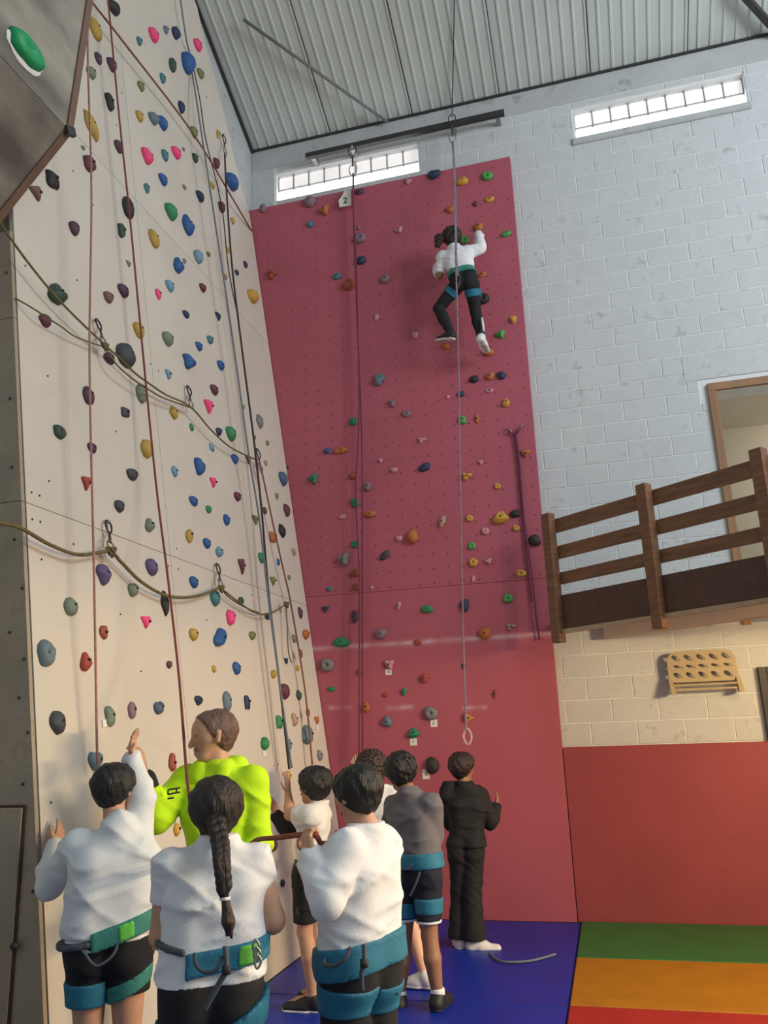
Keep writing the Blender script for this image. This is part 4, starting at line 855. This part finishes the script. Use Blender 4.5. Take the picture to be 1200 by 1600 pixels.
p.cloth('shorts', p.torso+p.hips+p.leg['l'][:1]+p.leg['r'][:1], .017, CL['black'], [(J['pel']+up*.01, up-p.R*.05), (J['pel']-up*.20, -up)], .004, 5)
p.hair(HAIR['black'], .018, 0, .004, 80)
hz = J['pel']+up*.035; b = p.belt(M_TEALG, hz, up-p.R*.28, .036, .032, extra=[(J['pel']-p.R*.07, -p.R)])
p.belt(M_HGREEN, hz, up-p.R*.28, 0.030, .036, 'belt_patch', b, [(J['pel']+p.R*.035, -p.R), (J['pel']+p.R*.095, p.R), (J['pel'], p.f)])
p.belt(M_STRAP, hz-up*.01, up-p.R*.15, .012, .029, 'belt_webbing', b, [(J['pel']-p.R*.07, p.R)])
p.legloop('l', M_TEAL, .42, .045, .024, b); p.legloop('r', M_TEALG, .36, .030, .024, b, .4)
gx = J['pel']+p.R*.17-up*.04; p.tube('carabiner', [gx, gx-up*.03+p.R*.02, gx-up*.07, gx-up*.03-p.R*.015, gx], .006, M_STEEL, b)
p.tube('gear_loop', [J['pel']-p.f*.14-p.R*.08-up*.0, J['pel']-p.f*.155-p.R*.03-up*.055, J['pel']-p.f*.155+p.R*.03-up*.03, J['pel']-p.f*.14+p.R*.05+up*.015], .006, M_STRAP, b)
p.shoe('l', M_SHOEB, M_SHOEW); p.shoe('r', M_SHOEB, M_SHOEW)

# --- adult in neon hoodie
Y = 3.85
J = dict(head=P_(333, 1150, Y-.02), neck=P_(340, 1202, Y), pel=P_(350, 1395, Y), sh_l=P_(394, 1222, Y+.02), sh_r=P_(292, 1222, Y-.02), el_l=P_(403, 1320, Y+.0), wr_l=P_(372, 1375, Y-.18), el_r=P_(245, 1280, Y-.16), wr_r=P_(224, 1208, Y-.24), hs=np.array(1.08))
legs_world(J, P_(378, 1410, Y), P_(322, 1410, Y), f=(0, -1, 0)); chk('adult', J)
p = Person('adult in neon yellow-green hoodie raising one hand beside the slab', J, (-.25, -1), (-.75, -.65, -.1), 1.2, 'tan')
p.body([('r', P_(214, 1160, Y-.26)-J['wr_r'], np.array([-1, 0, 0]), 1, .5), ('l', np.array([-.6, -.6, -.3]), np.array([-1, 0, 0]), -1, .7)])
p.cloth('hoodie', p.torso+p.hips+p.arm['l']+[p.arm['r'][0], (J['el_r'], J['el_r']*.45+J['wr_r']*.55, .046, .036)], .024, CL['neon'], [(J['pel']-up*.06, -up), (J['neck']+up*.05, up)], .006, 7)
p.cloth('cuff', [(J['el_r']*.45+J['wr_r']*.55, J['wr_r']*.85+J['el_r']*.15, .040, .036)], .016, CL['black'], (), 0)
hd = p.cloth('hood', [(J['neck']-p.f*.05+p.R*a, J['neck']-p.f*.03+p.R*a*1.2-up*.03, .055, .06) for a in (-.06, 0, .06)]+[(J['neck']+p.R*a+p.f*.04, J['neck']+p.R*a+p.f*.05-up*.04, .04, .04) for a in (-.06, .06)], .012, CL['neon'], (), .004, 8)
p.cloth('trousers', p.hips+p.leg['l']+p.leg['r'], .022, CL['blackpants'], [(J['pel']-up*.03, up)], .004, 9)
p.hair(HAIR['grey'], .010, -.005, .003, 90)
# chest print and sleeve mark
cp = J['neck']*.82+J['pel']*.18+p.R*.085+p.f*.165*p.b
for i, (a, bb) in enumerate((((-.03, .02), (.03, .03)), ((-.03, -.0), (.03, .01)), ((-.03, .02), (-.03, 0)), ((.012, .03), (.012, .01)), ((-.03, -.02), (.0, -.015)))):
    p.tube('print_stroke', [cp+p.R*-a[0]+up*a[1], cp+p.R*-bb[0]+up*bb[1]], .004, M_INK, n=1)
p.shoe('l', M_SHOEB, M_SHOEW); p.shoe('r', M_SHOEB, M_SHOEW)

# --- girl with braid
Y = 2.62
J = dict(head=P_(338, 1268, Y+.03), neck=P_(338, 1320, Y), pel=P_(330, 1540, Y), sh_l=P_(268, 1358, Y-.06), sh_r=P_(397, 1350, Y+.07), el_l=P_(254, 1462, Y-.06), wr_l=P_(280, 1478, Y+.15), el_r=P_(426, 1438, Y+.09), wr_r=P_(372, 1452, Y+.26), hs=np.array(.9))
legs_world(J, P_(296, 1560, Y-.03), P_(366, 1556, Y+.04)); chk('girl', J)
p = Person('child with long dark braid, white t-shirt and teal harness, seen from behind', J, (-.42, .9), (-.42, .9, -.05), 1.08, 'tan')
p.body([('l', np.array([.4, .8, .2]), np.array([1, 0, 0]), 1, .8), ('r', np.array([-.4, .8, .2]), np.array([-1, 0, 0]), -1, .8)])
p.ex = p.dr(.081, .064)
ts = p.cloth('t_shirt', p.ex+p.torso+p.hips, .014, CL['white'], [(J['pel']+up*.025, -up), (J['neck']+up*.035, up)], .009, 12)
for q, t in (('l', .52), ('r', .30)): p.cloth('sleeve', p.arm[q][:1], .011, CL['white'], [(J['sh_'+q]*(1-t)+J['el_'+q]*t, unit(J['el_'+q]-J['sh_'+q]))], .004, 14, parent=ts)
p.cloth('shorts', p.torso+p.hips+p.leg['l'][:1]+p.leg['r'][:1], .010, CL['black'], [(J['pel']+up*.05, up), (J['kn_l']+up*.06, -up)], .002, 13)
p.hair(HAIR['dark'], .02, .01, .004, 70, nape=-.06)
c = J['head']; bk = J['neck']-p.f*.10+up*.02
path = smooth_path([Vector(v) for v in (c-p.f*.10-up*.03, P_(344, 1325, Y-.13), P_(347, 1360, Y-.165), P_(351, 1400, Y-.165))], 14); pr = []
for i, q in enumerate(path[:-1:2]):
    s = 1 if i % 2 else -1; w_ = .022*(1-.35*i/len(path)*2); a = np.array(q)+p.R*s*.011; pr.append((a+up*.014, a-up*.010-p.R*s*.012, w_, w_*.85, .006))
p.mesh('braid', *field(pr, .0045, pad=.02, k=.006, big=.03), HAIR['dark'])
e = P_(352, 1404, Y-.165); p.tube('hair_tie', [e+p.R*.012, e+p.f*.01, e-p.R*.012, e-p.f*.01, e+p.R*.012], .006, M_SHOEW)
p.mesh('braid_tail', *field([(e, P_(357, 1440, Y-.17), .012, .020, .01), (P_(357, 1440, Y-.17), P_(362, 1466, Y-.165), .018, .004, .01), (P_(356, 1435, Y-.17), P_(354, 1462, Y-.165), .014, .004, .01)], .005, pad=.02, big=.03), HAIR['brown'])
hz = P_(330, 1489, Y)+0*up; b = p.belt(M_TEAL, hz, up-p.R*.10, .034, .028, extra=[(J['pel']-p.R*.085, -p.R)])
p.belt(M_HGREEN, hz, up-p.R*.10, .028, .032, 'belt_patch', b, [(J['pel']+p.R*.075, -p.R), (J['pel']+p.R*.14, p.R), (J['pel'], p.f)])
p.belt(M_STRAP, hz+up*.012, up+p.R*.22, .010, .026, 'belt_webbing', b, [(J['pel']-p.R*.085, p.R)])
p.tube('gear_loop', [P_(304, 1490, Y-.155), P_(306, 1507, Y-.175), P_(320, 1519, Y-.175), P_(338, 1515, Y-.175), P_(347, 1494, Y-.16)], .006, M_STRAP, b)
p.tube('strap', [P_(352, 1478, Y-.155), P_(354, 1515, Y-.165), P_(348, 1527, Y-.165), P_(318, 1580, Y-.175)], .009, M_STRAP, b); p.tube('buckle', [P_(354, 1508, Y-.165), P_(354, 1522, Y-.165)], .014, M_INK, b, n=1)
for i in range(3):
    g = P_(399+i*1.5, 1478+i*12, Y-.06); p.tube('carabiner', [g+up*.02, g+p.R*.012, g-up*.02, g-p.R*.008, g+up*.02], .004, M_STEEL, b)
p.legloop('r', M_TEAL, .20, .040, .026, b, .5); p.legloop('l', M_TEAL, .30, .03, .022, b, -.3)
p.shoe('l', M_SHOEB, M_SHOEW); p.shoe('r', M_SHOEB, M_SHOEW)

# --- boy in white long sleeves holding the rope
Y = 2.95
J = dict(head=P_(558, 1243, Y), neck=P_(570, 1300, Y), pel=P_(560, 1497, Y), sh_l=P_(540, 1330, Y-.12), sh_r=P_(596, 1318, Y+.10), el_l=P_(510, 1408, Y-.22), wr_l=P_(486, 1343, Y-.15), el_r=P_(540, 1400, Y+.22), wr_r=P_(505, 1340, Y+.14), hs=np.array(.86))
HD = unit([-.25, .05, 1]); HN = unit([.65, .73, .15]); GRIP = J['wr_l']+HD*.076+HN*.024
legs_world(J, P_(540, 1512, Y-.05), P_(582, 1508, Y+.06), f=(-.8, .5, 0)); chk('boy6', J)
p = Person('child in white long-sleeved top holding the orange rope, teal harness', J, (-.75, .62), (-.85, .45, -.25), .98, 'tan')
p.body([('l', HD, HN, 1, 1.25), ('r', np.array([-.9, .1, .3]), np.array([0, 0, 1]), -1, .9)])
p.ex = p.dr(.09, .06)
p.cloth('long_sleeved_top', p.ex+p.torso+p.hips+p.arm['l']+p.arm['r'], .021, CL['white'], [(J['pel']+up*.045, -up), (J['neck']+up*.035, up)], .008, 21)
p.cloth('trousers', p.torso+p.hips+p.leg['l']+p.leg['r'], .020, CL['black'], [(J['pel']+up*.02, up)], .003, 22)
p.hair(HAIR['black'], .016, .01, .005, 75)
hz = J['pel']+up*.02; bo = p.belt(M_TEAL, hz, up-np.array([.16, 0, 0]), .048, .032)
p.legloop('l', M_TEAL, .22, .045, .026, bo); p.legloop('r', M_TEAL, .22, .045, .026, bo)
p.tube('gear_loop', [P_(548, 1480, Y-.20), P_(540, 1497, Y-.22), P_(526, 1508, Y-.22), P_(508, 1508, Y-.20), P_(508, 1498, Y-.17)], .007, M_STRAP, bo)
p.tube('strap', [P_(569, 1475, Y-.19), P_(569, 1505, Y-.20), P_(565, 1520, Y-.20), P_(566, 1548, Y-.19)], .008, M_STRAP, bo); p.tube('buckle', [P_(569, 1499, Y-.20), P_(569, 1511, Y-.20)], .014, M_INK, bo, n=1)
p.cloth('wristband', [(J['wr_r'], J['wr_r']*.8+J['el_r']*.2, .03, .03)], .02, CL['navy'], (), 0)
p.shoe('l', M_SHOEB, M_SHOEW); p.shoe('r', M_SHOEB, M_SHOEW)
tube('belay_rope', [aty(371, 1372, 3.64), aty(380, 1338, 3.56), aty(398, 1314, 3.42), aty(432, 1309, 3.12), Vector(GRIP), aty(502, 1318, Y+.02), aty(520, 1314, Y+.12), aty(527, 1300, Y+.2)], .010, RO['orange'], n=6, label='orange rope held taut between the hoodie and the white-sleeved child', cat='rope')

# --- child facing the slab behind them
Y = 5.2
J = dict(head=P_(490, 1229, Y), neck=P_(496, 1258, Y), pel=P_(485, 1352, Y), sh_l=P_(484, 1275, Y-.12), sh_r=P_(500, 1272, Y+.13), el_l=P_(453, 1273, Y-.08), wr_l=P_(450, 1240, Y+.0), el_r=P_(452, 1296, Y+.10), wr_r=P_(433, 1276, Y+.12), hip_l=P_(480, 1362, Y-.08), hip_r=P_(487, 1362, Y+.08), kn_l=P_(476, 1455, Y-.05), an_l=P_(490, 1560, Y-.02), kn_r=P_(492, 1452, Y+.14), an_r=P_(508, 1545, Y+.16), hs=np.array(1.0)); chk('p5', J)
p = Person('child in white t-shirt and black patterned shorts reaching up the slab', J, (-1, .15), (-.9, .35, .05), .95, 'tan', .010)
p.body([('l', P_(449, 1214, Y)-J['wr_l'], np.array([-1, 0, 0]), 1, .3), ('r', P_(425, 1252, Y+.1)-J['wr_r'], np.array([-1, .2, 0]), -1, .3)])
sl = [(J['sh_'+q], J['sh_'+q]*.6+J['el_'+q]*.4, .056, .054) for q in 'lr']
p.cloth('t_shirt', p.torso+p.hips+sl, .018, CL['offwhite'], [(J['pel']+up*.02, -up), (J['neck']+up*.03, up)], .006, 31)
p.cloth('dark_sleeve', p.arm['r'], .022, CL['black'], [(J['sh_r']*.55+J['el_r']*.45, unit(J['sh_r']-J['el_r']))], .003, 32)
p.cloth('shorts', p.torso+p.hips+p.leg['l'][:1]+p.leg['r'][:1], .024, M_PATT, [(J['pel']+up*.05, up), (J['kn_l']+up*.05, -up)], .005, 33)
p.hair(HAIR['black'], .022, .01, .005, 75); p.shoe('l', M_SHOEB, M_SHOEW, (-1, -.05, 0)); p.shoe('r', M_SHOEB, M_SHOEW, (-1, .2, 0))

# --- curly haired child behind
Y = 5.95
J = dict(head=P_(580, 1202, Y), neck=P_(592, 1232, Y), pel=P_(615, 1330, Y), sh_l=P_(572, 1252, Y-.02), sh_r=P_(614, 1246, Y+.02), el_l=P_(556, 1235, Y+.08), wr_l=P_(561, 1206, Y+.18), el_r=P_(628, 1290, Y+.05), wr_r=P_(615, 1312, Y+.18), hip_l=P_(606, 1342, Y), hip_r=P_(624, 1342, Y), kn_l=P_(612, 1420, Y), an_l=P_(608, 1492, Y+.02), kn_r=P_(638, 1428, Y-.12), an_r=P_(664, 1524, Y-.25), hs=np.array(.98)); chk('p7', J)
p = Person('child with curly brown hair and white top behind the grey shirt', J, (-.3, 1), (-.4, .9, .1), .92, 'fair', .010)
p.body([('l', P_(553, 1186, Y+.2)-J['wr_l'], np.array([0, 1, 0]), -1, .4)])
p.cloth('white_top', p.torso+p.hips+[(J['sh_'+q], J['sh_'+q]*.5+J['el_'+q]*.5, .055, .055) for q in 'lr'], .02, CL['white'], [(J['pel']+up*.0, -up), (J['neck']+up*.03, up)], .006, 41)
p.cloth('shorts', p.torso+p.hips+p.leg['l'][:1]+p.leg['r'][:1], .018, CL['black'], [(J['pel']+up*.03, up), (J['kn_l']+up*.1, -up)], .003, 42)
p.hair(HAIR['brown'], .035, .0, .014, 150); p.shoe('r', M_SHOEW, M_SHOEW, (-.9, .1, 0)); p.shoe('l', M_SHOEW, M_SHOEW, (-.5, .8, 0))

# --- boy in grey t-shirt
Y = 5.36
J = dict(head=P_(625, 1207, Y+.02), neck=P_(638, 1236, Y), pel=P_(652, 1354, Y), sh_l=P_(618, 1260, Y+.04), sh_r=P_(673, 1257, Y-.04), el_l=P_(612, 1315, Y+.16), wr_l=P_(618, 1300, Y+.38), el_r=P_(679, 1318, Y+.06), wr_r=P_(662, 1325, Y+.28), hip_l=P_(636, 1372, Y+.02), hip_r=P_(667, 1370, Y-.02), kn_l=P_(631, 1466, Y+.03), kn_r=P_(671, 1462, Y-.02), an_l=P_(624, 1558, Y+.02), an_r=P_(684, 1556, Y-.02), hs=np.array(1.0)); chk('grey', J)
p = Person('child in grey t-shirt and navy shorts with teal harness, seen from behind', J, (-.2, 1), (-.5, .8, -.1), 1.0, 'brown', .010)
p.body([('l', np.array([-.1, .8, .3]), np.array([1, 0, 0]), 1, .8), ('r', np.array([-.2, .8, .3]), np.array([-1, 0, 0]), -1, .8)])
p.ex = p.dr(.088, .062)
p.cloth('t_shirt', p.ex+p.torso+p.hips+[(J['sh_'+q], J['sh_'+q]*.2+J['el_'+q]*.8, .056, .054) for q in 'lr'], .018, CL['grey'], [(J['pel']+up*.055, -up), (J['neck']+up*.035, up)], .008, 51)
sh_ = p.cloth('shorts', p.torso+p.hips+p.leg['l'][:1]+p.leg['r'][:1], .020, CL['navy'], [(J['pel']+up*.08, up), (J['kn_l']+up*.115, -up)], .004, 52)
p.cloth('hem', p.leg['l'][:1]+p.leg['r'][:1], .024, CL['white'], [(J['kn_l']+up*.120, up), (J['kn_l']+up*.103, -up)], 0, parent=sh_, k=.01)
b = p.belt(M_TEAL, J['pel']+up*.04, up-p.R*.05, .045, .030); p.legloop('l', M_TEAL, .50, .045, .028, b); p.legloop('r', M_TEAL, .48, .045, .028, b)
p.tube('gear_loop', [P_(625, 1345, Y-.13), P_(626, 1356, Y-.15), P_(636, 1358, Y-.16), P_(644, 1350, Y-.16)], .006, M_STRAP, b); p.tube('strap', [P_(656, 1362, Y-.16), P_(650, 1380, Y-.17), P_(640, 1400, Y-.16)], .007, M_STRAP, b)
p.hair(HAIR['black'], .024, .005, .007, 85)
for q in 'lr':
    a = J['an_'+q]; p.cloth('sock', [(a+up*.03, a, .040, .040)], .004, CL['white'], [(a+up*.045, up)], 0)
p.shoe('l', M_SHOEB, M_SHOEB, (-.2, 1, 0)); p.shoe('r', M_SHOEB, M_SHOEB, (.15, 1, 0))

# --- person in black by the red panel
Y = 6.75
J = dict(head=P_(723, 1200, Y), neck=P_(727, 1228, Y), pel=P_(730, 1322, Y), sh_l=P_(710, 1245, Y+.0), sh_r=P_(750, 1243, Y+.05), el_l=P_(701, 1280, Y+.10), wr_l=P_(712, 1300, Y+.25), el_r=P_(766, 1285, Y+.08), wr_r=P_(775, 1262, Y+.22), hip_l=P_(719, 1335, Y), hip_r=P_(739, 1335, Y), kn_l=P_(718, 1400, Y+.02), an_l=P_(718, 1465, Y), kn_r=P_(738, 1400, Y-.02), an_r=P_(742, 1470, Y-.05), hs=np.array(.98)); chk('black', J)
p = Person('person in black jacket, wide black trousers and white shoes by the red panel', J, (.35, 1), (.55, .8, 0), .98, 'brown', .010)
p.body([('r', np.array([.2, .4, 1]), np.array([-1, 0, 0]), -1, .5), ('l', np.array([.2, 1, .2]), np.array([1, 0, 0]), 1, .6)])
p.cloth('jacket', p.torso+p.hips+p.arm['l']+p.arm['r']+[(P_(702, 1222, Y-.02), P_(697, 1245, Y-.02), .035, .04), (J['sh_l'], P_(698, 1240, Y-.02), .05, .04)], .022, CL['black'], [(J['pel']-up*.0, -up), (J['neck']+up*.04, up)], .007, 61)
fl = [(J['hip_'+q], J['kn_'+q], .080, .058) for q in 'lr']+[(J['kn_'+q], J['an_'+q]+up*.02, .058, .074) for q in 'lr']
p.cloth('trousers', p.hips+fl, .012, CL['blackpants'], [(J['pel']+up*.05, up), (J['an_l']+up*.0, -up)], .005, 62)
p.hair(HAIR['dark'], .02, .005, .004, 80)
p.shoe('l', M_SHOEW, M_SHOEW, (-.2, .6, 0), .95); p.shoe('r', M_SHOEW, M_SHOEW, (1, .1, 0), 1.0)

# --- climber
Y = 7.28
J = dict(head=P_(706, 374, Y+.03), neck=P_(711, 392, Y), pel=P_(725, 438, Y-.02), sh_l=P_(692, 402, Y), sh_r=P_(731, 396, Y), el_l=P_(687, 430, Y+.02), wr_l=P_(683, 418, Y+.22), el_r=P_(751, 388, Y+.04), wr_r=P_(748, 367, Y+.19), hip_l=P_(714, 446, Y), hip_r=P_(737, 444, Y), kn_l=P_(685, 482, Y+.06), an_l=P_(704, 520, Y-.04), kn_r=P_(743, 488, Y+.10), an_r=P_(752, 527, Y+.02), hs=np.array(.98))
J['to_l'] = P_(685, 531, Y+.06); J['to_r'] = P_(758, 540, Y+.14); chk('climber', J)
p = Person('climber in white sweatshirt, black leggings and teal harness high on the red panel', J, (0, 1), (-.25, .95, .2), .93, 'brown', .009)
p.body([('r', P_(747, 352, Y+.24)-J['wr_r'], np.array([0, 1, .2]), 1, .8), ('l', P_(682, 408, D-.07)-J['wr_l'], np.array([0, 1, 0]), -1, .6)])
p.cloth('sweatshirt', p.torso+p.arm['l']+p.arm['r'], .024, CL['white'], [(J['pel']+up*.10, -up-p.R*.15), (J['neck']+up*.03, up), (J['wr_r']-up*.01, up+p.f*.5)] if False else [(J['pel']+up*.10, -up-p.R*.15)], .008, 71)
p.cloth('leggings', p.torso+p.hips+p.leg['l']+p.leg['r'], .008, CL['black'], [(J['pel']+up*.11, up)], .002, 72)
b = p.belt(M_TEALG, J['pel']+up*.085, up-p.R*.1, .035, .030); p.legloop('l', M_TEAL, .30, .032, .016, b); p.legloop('r', M_TEAL, .34, .036, .018, b)
p.tube('strap', [P_(719, 432, Y-.13), P_(717, 445, Y-.14), P_(714, 452, Y-.13)], .006, M_STRAP, b)
p.tube('leg_print', [P_(753, 497, Y-.02), P_(756, 517, Y-.06)], .012, M_SHOEW, n=1)
p.hair(HAIR['dark'], .02, .01, .005, 90)
pt = [(P_(697, 372, Y-.02), P_(687, 373, Y-.03), .035, .045), (P_(687, 373, Y-.03), P_(684, 383, Y-.02), .042, .03)]
V, F = field(pt, .006, k=.03, disp=curl(.014, 120), big=.06); p.mesh('ponytail', V, F, HAIR['brown'])
p.shoe('l', M_SHOEB, M_SHOEW, J['to_l']-J['an_l']+up*.06, .95); p.shoe('r', M_SHOEW, M_SHOEW, J['to_r']-J['an_r']+up*.02, .95)
